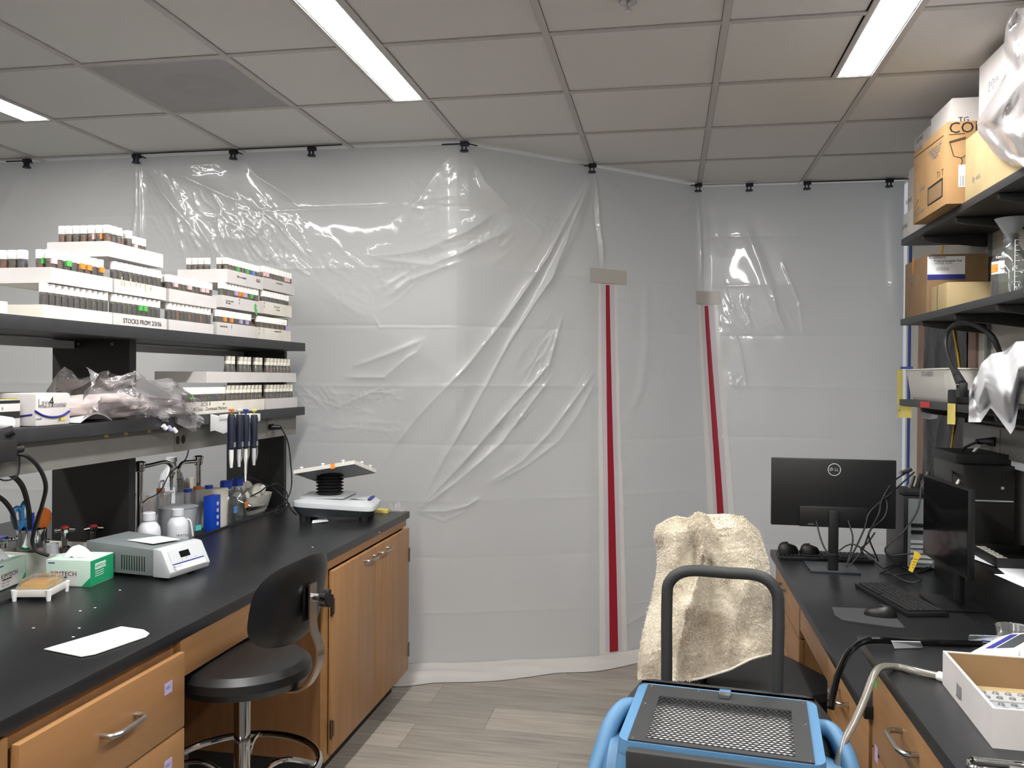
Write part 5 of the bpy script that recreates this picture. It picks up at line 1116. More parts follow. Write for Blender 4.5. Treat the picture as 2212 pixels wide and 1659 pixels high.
# blue side carry loops
for s in (-1, 1):
    P_ = [(s*.196, .125, .838), (s*.226, .115, .835), (s*.252, .085, .802), (s*.268, .045, .740), (s*.284, .0, .665), (s*.296, -.05, .585), (s*.296, -.08, .50)]
    build('side_handle', MB().tube(P_, lambda q: .0165+.011*q, 14), 'scrub', t)
    Q_ = [Vector(q) for q in P_]
    build('fender_panel', MB().grid(lambda u, v: (Q_[min(5, int(u*6))].lerp(Q_[min(5, int(u*6))+1], u*6-min(5, int(u*6))))*(1-v)+Vector((s*.19, Q_[min(5, int(u*6))].y*.4+.10, Q_[min(5, int(u*6))].z-.03))*v+Vector((0, .02*math.sin(PI*v), -.035*math.sin(PI*v))), 24, 6), 'scrub', t, solid=.003)
    build('side_recess', MB().lathe([(.001, -.02), (.07, -.015), (.10, .0), (.095, .035), (.05, .055), (.001, .06)], 24, cap=False).xf(Matrix.Translation((s*.212, .07, .69)) @ Matrix.Rotation(s*PI/2, 4, 'Y')), 'scrub', t)
    build('wheel', MB().cyl((s*.20, .17, .105), (s*.285, .17, .105), .105, n=32), 'rubber', t)
hz = .905
build('handle_tube', MB().tube([(-.140, .215, .70), (-.140, .215, .90), (-.141, .215, 1.06), (-.134, .215, 1.112), (-.092, .215, 1.140), (0, .215, 1.142), (.072, .215, 1.140), (.108, .215, 1.112), (.116, .215, 1.06), (.115, .215, .90), (.114, .215, .70)], .0138, 14, 5), 'scrubblack', t)
# hose and tube
t = thing('black_cable_hose', 'thick black cable arching from the scrubber over the right counter', 'cable')
build('hose', MB().tube([AY(1795, 1530, 2.05), AY(1800, 1495, 2.08), AY(1812, 1452, 2.14), AY(1835, 1408, 2.22), AY(1865, 1386, 2.30), AZ(1905, 1383, .928), AZ(1960, 1387, .924), AZ(2030, 1389, .924), AZ(2120, 1391, .924)], .0085, 10), 'blackgloss', t)
t = thing('white_tape_flag', 'white tape flag wrapped around the black cable', 'tape', AZ(1960, 1390, .92))
q = [AZ(1925, 1384, .938), AZ(1988, 1386, .938), AZ(1994, 1398, .916), AZ(1932, 1400, .916)]
mb = MB(); mb.add(q, [(0, 1, 2, 3)]); build('tape_leaf', mb, 'paper', t, world=True, solid=.0012)
t = thing('clear_hose', 'cloudy plastic hose bending down from the right counter', 'tube')
build('hose', MB().tube([AZ(2030, 1461, .922), AZ(1975, 1449, .925), AY(1938, 1441, 2.13), AY(1906, 1441, 2.08), AY(1888, 1458, 2.03), AY(1868, 1510, 1.98), AY(1845, 1562, 1.93), AY(1822, 1605, 1.90), AY(1808, 1660, 1.88)], .0085, 12), 'tubing', t)
build('ferrule', MB().cyl(AZ(2028, 1460, .923), AZ(2044, 1466, .923), .011, n=12), 'white', t)
# ================================================================== RIGHT BENCH
DX = .515
t = thing('writing_desk', 'low black-topped desk section holding the computers', 'desk', (.9, 3.3, .73))
build('slab', MB().box(DX-.01, 1.394, 2.30, 4.34, .726, .760), 'epoxy', t, bev=.004, world=True)
build('rail', MB().box(.53, .55, 2.945, 3.53, .600, .726), 'woodh', t, world=True)
build('back_panel', MB().box(1.37, 1.39, 2.32, 4.30, .0, .72), 'wooddark', t, world=True)
def cab(label, y0, y1, ztop, fronts, hy=None, lab=None):
    t = thing('drawer_cabinet', label, 'cabinet', (.9, (y0+y1)/2, 0))
    build('carcass', MB().box(.55, 1.365, y0, y1, .10, ztop), 'wood', t, world=True); build('toe_kick', MB().box(.60, 1.36, y0, y1, 0, .10), 'kick', t, world=True)
    for z0, z1 in fronts:
        d = build('drawer', MB().box(.528, .549, y0+.004, y1-.004, z0, z1), 'woodh', t, bev=.0015, world=True)
        bow_handle(d, (.528, (y0+y1)/2 if hy is None else hy, z1-.06), (0, 1, 0), (-1, 0, 0), L=.125, r=.0065, out=.036)
    return t
cab('maple drawer cabinet under the far end of the desk', 3.54, 4.30, .725, [(.56, .715), (.40, .552), (.12, .392)], 4.0)
c2 = cab('maple drawer cabinet under the desk beside the blue scrubber', 2.345, 2.935, .725, [(.545, .712), (.36, .537), (.12, .352)], 2.66)
label_on(c2, 'red_sticker', 'red', AX(1807, 1478, .5279), (0, -1, 0), (0, 0, 1), .03, .03)
t = thing('counter_top', 'raised black epoxy counter at the bottom right corner', 'worktop', (.9, 1.2, .9)); build('slab', MB().box(.508, 1.394, -.3, 2.405, .882, .914), 'epoxy', t, bev=.004, world=True)
c3 = cab('tall maple drawer cabinet under the raised right counter', 1.62, 2.315, .880, [(.66, .868), (.42, .652), (.12, .412)], 1.97)
label_on(c3, 'green_sticker', 'green', AX(1890, 1482, .5279), (0, -1, 0), (0, 0, 1), .025, .04); label_on(c3, 'purple_sticker', 'purple', AX(1890, 1640, .5279), (0, -1, 0), (0, 0, 1), .03, .04)
cab('maple cabinet nearest the camera under the raised right counter', .9, 1.61, .880, [(.66, .868), (.12, .652)])

# ---- chair with fleece
t = thing('office_chair', 'black office chair with a wide seat under the fleece blanket', 'chair', (.33, 3.12, 0), math.radians(-62))
# local -y is the chair's front... the back plate stands on local -x side
def pad(hx, hy, z0, z1, r=.09): return [(hx*.93, -hy*.93, hy*.93, z0), (hx, -hy, hy, z0+.015), (hx, -hy, hy, z1-.02), (hx*.93, -hy*.94, hy*.94, z1)]
loftb('seat', pad(.235, .235, .465, .545), 'rubber', r=.09, par=t)
build('column', MB().lathe([(.03, .10), (.03, .30), (.02, .30), (.02, .465)], 16), 'black', t)
for k in range(5):
    a = k*2*PI/5; build('leg', MB().tube([(.02*math.cos(a), .02*math.sin(a), .11), (.15*math.cos(a), .15*math.sin(a), .10), (.26*math.cos(a), .26*math.sin(a), .07)], .018, 8), 'black', t)
    build('caster', MB().cyl((.26*math.cos(a)-.012*math.sin(a), .26*math.sin(a)+.012*math.cos(a), .028), (.26*math.cos(a)+.012*math.sin(a), .26*math.sin(a)-.012*math.cos(a), .028), .028, n=14), 'black', t)
Bk = RM[t.name].inverted()
bx = Bk @ Vector((.145, 3.045, 0))
mb = MB(); mb.box(-.155, .155, -.018, .018, .62, 1.00); o = build('backrest', mb, 'rubber', t, bev=.018); o.location = bx; o.rotation_euler = (0, 0, math.radians(62-8))
mb = MB(); mb.tube([(0, 0, .47), (bx.x*.8, bx.y*.8, .47), (bx.x*1.08, bx.y*1.08, .52), (bx.x*1.08, bx.y*1.08, .80)], .018, 8); build('back_bar', mb, 'black', t)
# fleece: a closed draped shape following the photographed outline
t = thing('fleece_blanket', 'cream sherpa fleece blanket draped over the chair back, soiled near the hem', 'blanket', (.155, 3.0, .5))
LE = [(1418, 1135), (1413, 1160), (1421, 1185), (1418, 1240), (1408, 1290), (1392, 1350), (1380, 1410), (1377, 1466)]
RE = [(1618, 1130), (1640, 1150), (1652, 1188), (1660, 1215), (1663, 1260), (1666, 1320), (1668, 1370), (1671, 1410)]
TE = [(1418, 1140), (1445, 1127), (1465, 1122), (1492, 1128), (1505, 1124), (1516, 1118), (1530, 1122), (1540, 1127), (1590, 1127), (1620, 1134), (1638, 1150)]
BE = [(1377, 1468), (1430, 1470), (1480, 1472), (1520, 1464), (1575, 1447), (1625, 1422), (1671, 1410)]
def pl(P, k): k = max(0, min(1, k))*(len(P)-1); i = min(int(k), len(P)-2); q = k-i; return Vector((P[i][0]*(1-q)+P[i+1][0]*q, P[i][1]*(1-q)+P[i+1][1]*q))
def coons(u, v): # v 0 top, 1 bottom
    a = pl(TE, u)*(1-v)+pl(BE, u)*v; b = pl(LE, v)*(1-u)+pl(RE, v)*u; c = (pl(TE, 0)*(1-u)+pl(TE, 1)*u)*(1-v)+(pl(BE, 0)*(1-u)+pl(BE, 1)*u)*v; return a+b-c
fold = [(.36, .10, .43, .34, .040, .045), (.43, .34, .30, .62, .055, .05), (.30, .62, .25, 1.0, .055, .04), (.52, .42, .50, .72, -.02, .05), (.80, .55, .62, 1.0, .025, .07), (.93, .15, .99, .45, -.03, .04), (.14, .2, .08, .9, .03, .06), (.68, .55, .80, .85, -.018, .05)]
def front(u, v):
    c = coons(u, v); e = min(u, 1-u)*2; rim = 1-(1-min(1, e*2.6))**2
    d = 0
    for x0, y0, x1, y1, am, wd in fold:
        l2 = (x1-x0)**2+(y1-y0)**2; q = max(0, min(1, ((u-x0)*(x1-x0)+(v-y0)*(y1-y0))/l2)); px_, py_ = x0+q*(x1-x0), y0+q*(y1-y0); dd = math.hypot(u-px_, (v-py_)*1.3)
        sidef = 1 if (u-px_)*(y1-y0) < 0 or True else 0
        d += am*math.exp(-(dd/wd)**2)
    depth = .075*rim*min(1, .25+v*5)+d*rim+.012*mnoise.noise(Vector((u*5, v*6, 3)))+.0035*mnoise.noise(Vector((u*34, v*42, 9)))+.0022*mnoise.noise(Vector((u*90, v*100, 2)))
    yb = 3.03-.04*v*(1 if u < .3 else .6)
    return AY(c.x, c.y, yb-depth)
def back(u, v):
    c = coons(u, v); e = min(u, 1-u)*2; rim = 1-(1-min(1, e*2.6))**2
    yb = 3.03-.04*v*(1 if u < .3 else .6)
    p = AY(c.x, c.y, yb); return Vector((p.x, p.y+.055*rim*min(1, .25+v*5), p.z))
mb = MB(); mb.grid(lambda u, v: front(u, 1-v), 110, 130); build('front_drape', mb, 'fleece', t, world=True, smooth=180)
mb = MB(); mb.grid(lambda u, v: back(u, v), 40, 50); build('back_drape', mb, 'fleece', t, world=True, smooth=180)
pm = MB(); rp_ = random.Random(5)
for k in range(42000):
    u, v = rp_.random(), rp_.random(); P_ = front(u, v); a_ = front(min(1, u+.01), v)-front(max(0, u-.01), v); b_ = front(u, min(1, v+.01))-front(u, max(0, v-.01)); nn = b_.cross(a_)
    if nn.length < 1e-9: continue
    nn.normalize(); nn = nn if nn.y < 0 else -nn
    if b_.length < 1e-9 or a_.length < 1e-9: continue
    d_ = (nn*rp_.uniform(.3, .9)+b_.normalized()*rp_.uniform(-.3, .9)+a_.normalized()*rp_.uniform(-.7, .7)).normalized(); sd_ = d_.cross(nn); sd_ = (sd_.normalized() if sd_.length > 1e-6 else a_.normalized())*.0016
    L_ = rp_.uniform(.005, .010); P_ = P_-nn*.001; tip = P_+d_*L_+b_.normalized()*.002
    pm.add([P_-sd_, P_+sd_, tip], [(0, 1, 2)])
o = build('fleece_pile', pm, 'fleece', t, world=True, smooth=180); o['kind'] = 'stuff'
hem = [front(u, 1.0)+Vector((0, -.003, 0)) for u in np.linspace(.40, 1, 14)]; build('hem_piping', MB().tube(hem, .004, 6), 'boxcream', t, world=True)

# ---- monitors
ZD = .7602
t = thing('desk_monitor', 'black monitor seen from behind with a round maker logo', 'monitor', (.72, 3.92, ZD))
mb = MB(); mb.box(.457, .978, 3.900, 3.925, .955, 1.253); build('screen_housing', mb, 'black', t, bev=.004, world=True)
build('rear_bulge', MB().box(.575, .86, 3.885, 3.90, .955, 1.045), 'black', t, bev=.004, world=True)
for k, z in enumerate(np.arange(.96, 1.04, .0)) if False else []: pass
build('stand_neck', MB().box(.695, .737, 3.865, 3.885, ZD+.008, 1.03), 'black', t, bev=.006, world=True)
build('stand_foot', MB().box(.62, .83, 3.86, 4.05, ZD, ZD+.010), 'darkgrey', t, bev=.003, world=True)
mb = MB(); mb.tube([(.7215+.026*math.cos(a), 3.8988, 1.207+.026*math.sin(a)) for a in np.linspace(0, 2*PI, 36, endpoint=False)], .0016, 6, 1, closed=True); build('logo_ring', mb, 'lightgrey', t, world=True)
text(t, 'D', .017, (.7010, 3.8992, 1.2015), (1, 0, 0), (0, 0, 1), 'lightgrey'); text(t, 'E', .017, (.7115, 3.8992, 1.2035), (.90, 0, .42), (-.42, 0, .90), 'lightgrey'); text(t, 'LL', .017, (.7235, 3.8992, 1.2015), (1, 0, 0), (0, 0, 1), 'lightgrey')
text(t, 'HDMI  DP', .010, (.61, 3.8845, .963), (1, 0, 0), (0, 0, 1), 'inkgrey')
# monitor 2, seen obliquely
A_, B_ = AX(2000, 1030, 1.03), AX(2098, 1070, 1.03)
a = Vector((1.015, 3.64, 0)); b = Vector((1.035, 3.18, 0)); dd = (b-a).normalized(); ang = math.atan2(dd.y, dd.x)
t = thing('desk_monitor', 'black monitor turned to face the aisle beside the keyboard', 'monitor', (a.x, a.y, ZD), ang)
Lm = (b-a).length
build('screen_housing', MB().box(0, Lm, .0, .022, .145, .462), 'black', t, bev=.003); build('screen', MB().box(.007, Lm-.007, -.0012, 0, .158, .456), 'blackgloss', t)
build('rear_bulge', MB().box(.10, Lm-.10, .022, .045, .20, .40), 'black', t, bev=.006); build('stand_neck', MB().box(Lm/2-.03, Lm/2+.03, .045, .065, .012, .30), 'black', t, bev=.004)
build('stand_foot', MB().box(Lm/2-.11, Lm/2+.11, -.05, .12, 0, .012), 'black', t, bev=.004)
# towers
t = thing('computer_tower', 'computer tower with silver slotted rear panel between the monitors', 'computer', (1.14, 4.2, ZD))
build('case', MB().box(1.04, 1.21, 4.02, 4.32, ZD, 1.085), 'black', t, bev=.003, world=True)
rp = build('rear_panel', MB().box(1.058, 1.18, 4.017, 4.02, ZD+.01, 1.075), 'midgrey', t, world=True)
for k in range(5): build('slot_cover', MB().box(1.07, 1.16, 4.012, 4.017, ZD+.03+k*.022, ZD+.042+k*.022), 'lightgrey', rp, world=True)
for k in range(2): build('port_row', MB().box(1.07, 1.12, 4.013, 4.017, ZD+.16+k*.03, ZD+.175+k*.03), 'black', rp, world=True)
build('port_row', MB().box(1.13, 1.14, 4.013, 4.017, ZD+.15, ZD+.28), 'black', rp, world=True)
t = thing('cable_clump', 'chrome plugs and cable bundle resting on the silver-backed tower', 'plugs', (1.13, 4.1, 1.086))
build('power_brick', MB().box(-.085, .07, -.07, .05, 0, .03), 'rubber', t, bev=.008); 
for k in range(4): build('plug_body', MB().cyl((-.05+.03*k, -.02, .03), (-.035+.03*k, .0-.03, .085+.01*k), .010, .008, 10), 'rubber' if k % 2 else 'satin', t)
t = thing('desk_riser', 'black open riser box at the back of the desk under the papers', 'riser', (1.25, 3.3, ZD)); build('riser_body', MB().box(1.14, 1.39, 2.95, 3.92, ZD, .925), 'black', t, bev=.003, world=True)
t = thing('computer_tower', 'black computer tower with a pale stripe against the wall', 'computer', (1.26, 3.75, .926)); build('case', MB().box(1.155, 1.345, 3.62, 4.0, .926, 1.268), 'black', t, bev=.006, world=True)
build('front_stripe', MB().box(1.20, 1.34, 3.6175, 3.62, 1.125, 1.131), 'lightgrey', t, world=True); build('badge', MB().box(1.295, 1.305, 3.617, 3.62, 1.175, 1.185), 'lightgrey', t, world=True); build('front_bezel', MB().box(1.16, 1.34, 3.612, 3.619, .935, 1.12), 'rubber', t, world=True, bev=.002)
t = thing('network_box', 'slim black box lying on top of the black tower', 'electronics', (1.26, 3.8, 1.269)); build('box_body', MB().box(1.14, 1.35, 3.66, 3.98, 1.269, 1.308), 'rubber', t, bev=.003, world=True)
t = thing('loose_papers', 'sheets of paper spread over the black riser', 'papers', (1.25, 3.2, .926))
for k, (x0, y0, rz) in enumerate([(1.15, 2.98, .15), (1.17, 3.12, -.1), (1.16, 3.3, .25)]):
    M_ = Matrix.Translation((x0+.1, y0+.1, .9265+.0012*k)) @ Matrix.Rotation(rz, 4, 'Z'); build('sheet', MB().box(-.105, .09, -.14, .14, 0, .0006).xf(M_), 'paper', t, world=True)
for k in range(5): build('ink_smudge', MB().box(1.20, 1.30, 3.02+k*.022, 3.027+k*.022, .9296, .9300), 'inkgrey', t, world=True)
t = thing('component_tray', 'black tray with rows of small white parts behind the turned monitor', 'tray', (1.27, 3.42, .93)); build('tray_body', tray(MB(), 1.17, 1.36, 3.30, 3.58, .9305, .965), 'rubber', t, world=True)
mb = MB(); 
for i in range(6):
    for j in range(3): mb.box(1.18+.012*j, 1.188+.012*j, 3.32+.04*i, 3.342+.04*i, .936, .962)
o = build('white_parts', mb, 'offwhite', t, world=True); o['kind'] = 'stuff'
# keyboards and mice
def keyboard(label, c, rz, L_=.44, W_=.15):
    t = thing('keyboard', label, 'keyboard', c, rz)
    build('keyboard_body', MB().box(-L_/2, L_/2, -W_/2, W_/2, 0, .016), 'black', t, bev=.004)
    kb = None
    for r_ in range(6):
        x = -L_/2+.012; k = 0
        while x < L_/2-.022:
            wdt = .016 if not (r_ == 0 and 4 < k < 6) else .09
            if kb is None: kb = build('key', MB().box(0, .0155, 0, .0165, .016, .022), 'rubber', t, bev=.002, seg=1); o = kb
            else: o = kb.copy(); COL.objects.link(o)
            o.location = (x, -W_/2+.012+r_*.0215, 0)
            if wdt > .05: o.scale = (5.2, 1, 1)
            x += .0185 if wdt < .05 else .0925; k += 1
    return t
e0, e1 = AZ(1875, 1268, ZD), AZ(1995, 1335, ZD); kc = (e0+e1)/2
keyboard('black keyboard lying diagonally on the desk beside the mouse', (kc.x+.02, kc.y+.01, ZD), math.atan2((e1-e0).y, (e1-e0).x))
keyboard('black keyboard pushed behind the back-turned monitor', (.73, 4.17, ZD), 0, .42, .13)
def mouse(label, c, rz, ln_=.11, wd=.06, h=.036):
    t = thing('computer_mouse', label, 'mouse', c, rz)
    build('mouse_body', MB().grid(lambda u, v: (ln_/2*math.cos(2*PI*u)*math.cos(v*PI/2)**.5 if v < 1 else 0, wd/2*math.sin(2*PI*u)*math.cos(v*PI/2)**.5 if v < 1 else 0, h*math.sin(v*PI/2)*(1-.15*math.cos(2*PI*u))), 24, 8), 'black', t, smooth=80)
    build('scroll_wheel', MB().cyl((-ln_*.22, -.004, h*.86), (-ln_*.22, .004, h*.86), .006, n=10), 'rubber', t); return t
p = AZ(1902, 1332, ZD); mouse('black mouse on the grey mouse mat by the keyboard', (p.x, p.y, ZD+.003), math.radians(170))
mouse('larger black mouse on the keyboard at the desk far corner', (.565, 4.16, ZD+.023), .3, .10, .065, .045); mouse('black mouse on the far keyboard beside the monitor stand', (.665, 4.17, ZD+.023), .1, .09, .065, .04)
M['mat'] = mat('dark_grey_mat', (58, 58, 60), .8)
t = thing('mouse_mat', 'dark grey mouse mat with rounded corner near the desk front', 'mouse mat', AZ(1870, 1335, ZD)); q = [AZ(a, b, ZD) for a, b in [(1797, 1313), (1803, 1330), (1820, 1341), (1935, 1357), (1955, 1357), (1935, 1335), (1925, 1318)]]; build('mat_sheet', MB().prism([(v.x, v.y) for v in q], ZD, ZD+.003), 'mat', t, world=True)
# cables
t = thing('monitor_cables', 'tangle of black cables hanging between the two monitors', 'cables')
for P_ in ([(1970, 1015, 4.0), (1930, 1040, 3.92), (1905, 1080, 3.85), (1898, 1110, 3.8), (1878, 1150, 3.8), (1862, 1190, 3.82), (1835, 1222, 3.8)],
           [(1975, 1020, 4.0), (1925, 1065, 3.9), (1880, 1105, 3.82), (1868, 1140, 3.80), (1850, 1180, 3.8), (1832, 1215, 3.8)],
           [(1912, 1070, 3.9), (1916, 1095, 3.86), (1908, 1120, 3.84), (1880, 1145, 3.8), (1878, 1165, 3.8), (1890, 1195, 3.82), (1897, 1212, 3.84)],
           [(1990, 1040, 3.95), (1983, 1100, 3.9), (1950, 1150, 3.88), (1920, 1175, 3.86), (1912, 1190, 3.86), (1925, 1200, 3.86), (1975, 1195, 3.86)],
           [(1763, 1125, 3.88), (1775, 1170, 3.84), (1790, 1196, 3.82), (1806, 1198, 3.82)], [(1832, 1125, 3.88), (1842, 1160, 3.85), (1838, 1190, 3.84), (1828, 1225, 3.82)],
           [(1812, 1190, 3.85), (1830, 1178, 3.84), (1850, 1178, 3.83), (1890, 1205, 3.83)], [(1890, 1150, 3.84), (1875, 1172, 3.84), (1860, 1185, 3.84), (1866, 1198, 3.84)]):
    build('cable', MB().tube([AY(*p) for p in P_], .0036, 6), 'rubber', t)
build('silver_plug', MB().cyl(AY(1945, 1022, 3.97), AY(1968, 1014, 3.99), .009, n=10), 'satin', t)
t = thing('cable_loops', 'loops of black cable lying on the desk by the turned monitor', 'cables')
for P_ in ([(1900, 1240), (1930, 1225), (1975, 1215), (2010, 1222), (1990, 1235), (1940, 1242), (1905, 1238)], [(1890, 1215), (1925, 1240), (1965, 1258), (1990, 1250), (1960, 1230), (1930, 1215)], [(1910, 1228), (1960, 1212), (2000, 1205), (2020, 1218), (1985, 1232)]):
    build('cable', MB().tube([AZ(a, b, ZD+.005+.012*(k % 2)) for k, (a, b) in enumerate(P_)], .0036, 6), 'rubber', t)
t = thing('yellow_tag', 'bright yellow cable tag standing up from the cable loops', 'tag', AZ(1975, 1230, ZD))
q = [(1974, 1190), (1985, 1194), (1991, 1201), (1983, 1209), (1978, 1222), (1971, 1237), (1962, 1232), (1968, 1215), (1974, 1203)]
mb = MB(); mb.prism([(AY(a, b, 3.72).x, AY(a, b, 3.72).z) for a, b in q], -.0006, .0006, Matrix(((1, 0, 0, 0), (0, 0, 1, 3.72), (0, 1, 0, 0), (0, 0, 0, 1)))); build('tag_sheet', mb, 'yellowtag', t, world=True)
for k in range(4):
    a_, b_ = AY(1971+k*-1.5+3, 1207+k*6, 3.7188), AY(1981-k*2.5+1, 1209+k*6, 3.7188); build('print_line', MB().cyl(a_, b_, .0008, n=5), 'ink', t, world=True)
t = thing('wall_plugs', 'black plug with black and white cables at the right wall outlet', 'plug', (1.30, 3.7, 1.38))
# raceway on right wall and outlets
rw = thing('wall_raceway', 'grey power raceway along the right wall under the shelves', 'raceway', (1.37, 3, 1.3)); zc = AX(2155, 955, 1.335).z
build('raceway_body', MB().box(1.336, XR-.001, 1.0, 4.19, zc-.062, zc+.062), 'raceway', rw, world=True, bev=.003); build('raceway_lip', MB().box(1.345, XR-.001, 1.0, 4.19, zc-.095, zc-.0625), 'lightgrey', rw, world=True)
yo = AX(2150, 955, 1.335).y
o = build('outlet_plate', MB().box(1.3335, 1.336, yo-.05, yo+.05, zc-.052, zc+.052), 'outlet', rw, world=True)
bpy.data.objects.remove(t); del t
t = thing('power_plug', 'black plug in the right wall outlet with its cable curving down', 'plug', (1.32, yo, zc))
build('plug_body', MB().cyl((1.333, yo, zc), (1.27, yo+.03, zc-.003), .020, .010, 14), 'rubber', t, world=True)
build('cord', MB().tube([(1.27, yo+.03, zc-.003), AX(2110, 955, 1.25), AX(2080, 970, 1.22), AX(2060, 1000, 1.20), AX(2056, 1030, 1.13), AX(2058, 1060, 1.10)], .0055, 8), 'rubber', t, world=True)
t = thing('white_cable', 'white cable dropping from the right wall outlet behind the monitor', 'cable'); build('cord', MB().tube([(1.325, yo+.02, zc-.02), AX(2115, 965, 1.27), AX(2098, 985, 1.24), AX(2088, 1015, 1.22), AX(2070, 1040, 1.15), AX(2062, 1056, 1.11)], .006, 8), 'offwhite', t)

# ---- on the raised counter
ZR = .9142
t = thing('lab_balance', 'white laboratory balance with a dark display at the right edge', 'balance', (.86, 2.24, ZR), math.radians(-38))
mb = MB(); mb.prism([(-.085, 0), (-.095, .022), (-.06, .040), (.02, .062), (.02, 0)], -.11, .11, Matrix(((1, 0, 0, 0), (0, 0, -1, 0), (0, 1, 0, 0), (0, 0, 0, 1)))); build('front_console', mb, 'white', t, bev=.004)
build('balance_body', MB().box(.02, .24, -.11, .11, 0, .062), 'white', t, bev=.008)
RS = RM[t.name].to_3x3(); sl = Vector((.08, 0, .022)).normalized(); sn = Vector((-.022, 0, .08)).normalized()
def ob(a, b, dz=.0006): return RM[t.name] @ (Vector((-.06, 0, .040))+sl*a+Vector((0, b, 0))+sn*dz)
label_on(t, 'key_strip', 'inkblue', ob(-.004+.004, .085), RS @ Vector((0, -1, 0)), RS @ sl, .17, .018); label_on(t, 'display', 'darkgrey', ob(.024, .085), RS @ Vector((0, -1, 0)), RS @ sl, .17, .040)
text(t, 'ANALYTICAL BALANCE', .009, ob(.068, .085), RS @ Vector((0, -1, 0)), RS @ sl, 'inkgrey')
build('pan', MB().lathe([(.045, .068), (.045, .072)], 28, c=(.13, 0, 0)), 'satin', t); build('pan_post', MB().lathe([(.01, .06), (.01, .069)], 12, c=(.13, 0, 0)), 'satin', t)
for x, y in ((.04, -.10), (.04, .10), (.23, -.10), (.23, .10)): build('shield_post', MB().box(x-.003, x+.003, y-.003, y+.003, .062, .30), 'lightgrey', t)
for b_ in ((.04, .23, -.101, -.099), (.04, .23, .099, .101), (.039, .041, -.10, .10)): build('glass_pane', MB().box(*b_, .062, .30), 'glass', t)
build('shield_top', MB().box(.035, .235, -.105, .105, .30, .312), 'white', t, bev=.002)
# white box with blister packs
t = thing('open_box', 'open white box with a cardboard-brown inside holding clear blister packs', 'box', (.7, 1.9, ZR))
P0, P1 = AZ(2040, 1492, ZR), AZ(2142, 1612, ZR); H = .075
P0 = Vector((.618, 2.055, 0)); P1 = Vector((.603, 1.712, 0)); e = (P1-P0).normalized(); nrm = Vector((-e.y, e.x, 0)); 
rzb = math.atan2(e.y, e.x)+PI/2; Mb = Matrix.Translation((P1.x, P1.y, ZR)) @ Matrix.Rotation(rzb, 4, 'Z')
Lb = (P1-P0).length; Wb = .26; th = .006
for nm, b_, m in (('outer_wall', (0, th, 0, Lb, 0, H), 'boxwhite'), ('outer_wall', (Wb-th, Wb, 0, Lb, 0, H), 'boxwhite'), ('outer_wall', (th, Wb-th, -.0, th, 0, H), 'boxwhite'), ('outer_wall', (th, Wb-th, Lb-th, Lb, 0, H), 'boxwhite'), ('brown_lining', (th, th+.0012, th, Lb-th, .003, H-.002), 'kraft3'), ('brown_lining', (th, Wb-th, Lb-th-.0012, Lb-th, .003, H-.002), 'kraft3'), ('box_floor', (th, Wb-th, th, Lb-th, 0, .004), 'kraft2')):
    build(nm, MB().box(*b_).xf(Mb), m, t, world=True)
m3 = Mb.to_3x3()
text(t, '|||||', .03, Mb @ Vector((-.0008, Lb*.68, .022)), m3 @ Vector((0, -1, 0)), (0, 0, 1), 'inkgrey'); text(t, 'LOT 07', .008, Mb @ Vector((-.0008, Lb*.68, .012)), m3 @ Vector((0, -1, 0)), (0, 0, 1), 'inkgrey')
for k in range(3):
    o = build('blister_pack', MB().box(0, .10, 0, .055, 0, .022).xf(Mb @ Matrix.Translation((.016+.008*k, .05+.062*k, .006+.001*k))), 'milk2', None); tag(o, ['front blister pack in the open white box', 'middle blister pack in the open white box', 'rear blister pack in the open white box'][k], 'blister pack')
    mbx = MB(); [mbx.lathe([(.007, .0222), (.005, .026)], 10, c=(.014+.024*i, .015+.026*j, 0)) for i in range(4) for j in range(2)]; build('bubbles', mbx.xf(Mb @ Matrix.Translation((.016+.008*k, .05+.062*k, .006+.001*k))), 'plastic', o)
t = thing('black_slide_box', 'small black plastic box inside the open white box', 'box', Mb @ Vector((.17, .2, .005))); build('box_body', MB().box(-.02, .05, -.03, .03, 0, .05), 'black', t, bev=.003)
# carabiner
t = thing('carabiner', 'steel carabiner lying at the bottom right on the black counter', 'carabiner', AZ(2150, 1655, ZR))
q = [AZ(a, b, ZR+.006) for a, b in [(2098, 1640), (2092, 1648), (2100, 1658), (2130, 1660), (2180, 1664), (2225, 1668), (2232, 1660), (2225, 1652), (2180, 1648), (2130, 1643)]]
build('ring', MB().tube([v-RM[t.name].translation for v in q], .0045, 10, 4, closed=True), 'chrome', t); build('gate', MB().cyl(q[4]-RM[t.name].translation+Vector((0, 0, .002)), q[5]-RM[t.name].translation, .006, n=10), 'satin', t)
# cup, card, white straps
t = thing('clear_cup', 'clear plastic cup standing near the balance', 'cup', (1.02, 2.75, ZD)); build('cup_wall', MB().lathe([(.032, 0), (.045, .105), (.047, .108)], 28, cap=False), 'plastic', t); build('cup_base', MB().lathe([(.001, .003), (.032, .003)], 20, cap=False), 'plastic', t)
t = thing('folded_card', 'folded white card with blue print behind the balance', 'card', AZ(2110, 1383, ZR)); q = [AZ(2092, 1383, ZR+.001), AZ(2160, 1392, ZR+.001), AZ(2158, 1374, ZR+.022), AZ(2094, 1372, ZR+.022)]; build('leaf', MB().add(q, [(0, 1, 2, 3)]), 'yellow' if False else 'paper', t, solid=.0008, world=True)
label_on(t, 'blue_print', 'bluetape', q[0]*.6+q[1]*.4+Vector((0, -.002, .003)), (q[1]-q[0]), (q[3]-q[0]), .022, .008)
t = thing('white_strap', 'curved white plastic strip sticking up beside the folded card', 'strip', AZ(2070, 1384, ZR)); build('strip', MB().tube([AY(2064, 1383, 2.38), AY(2080, 1372, 2.38), AY(2093, 1360, 2.38), AY(2101, 1346, 2.38)], .003, 6), 'white', t)
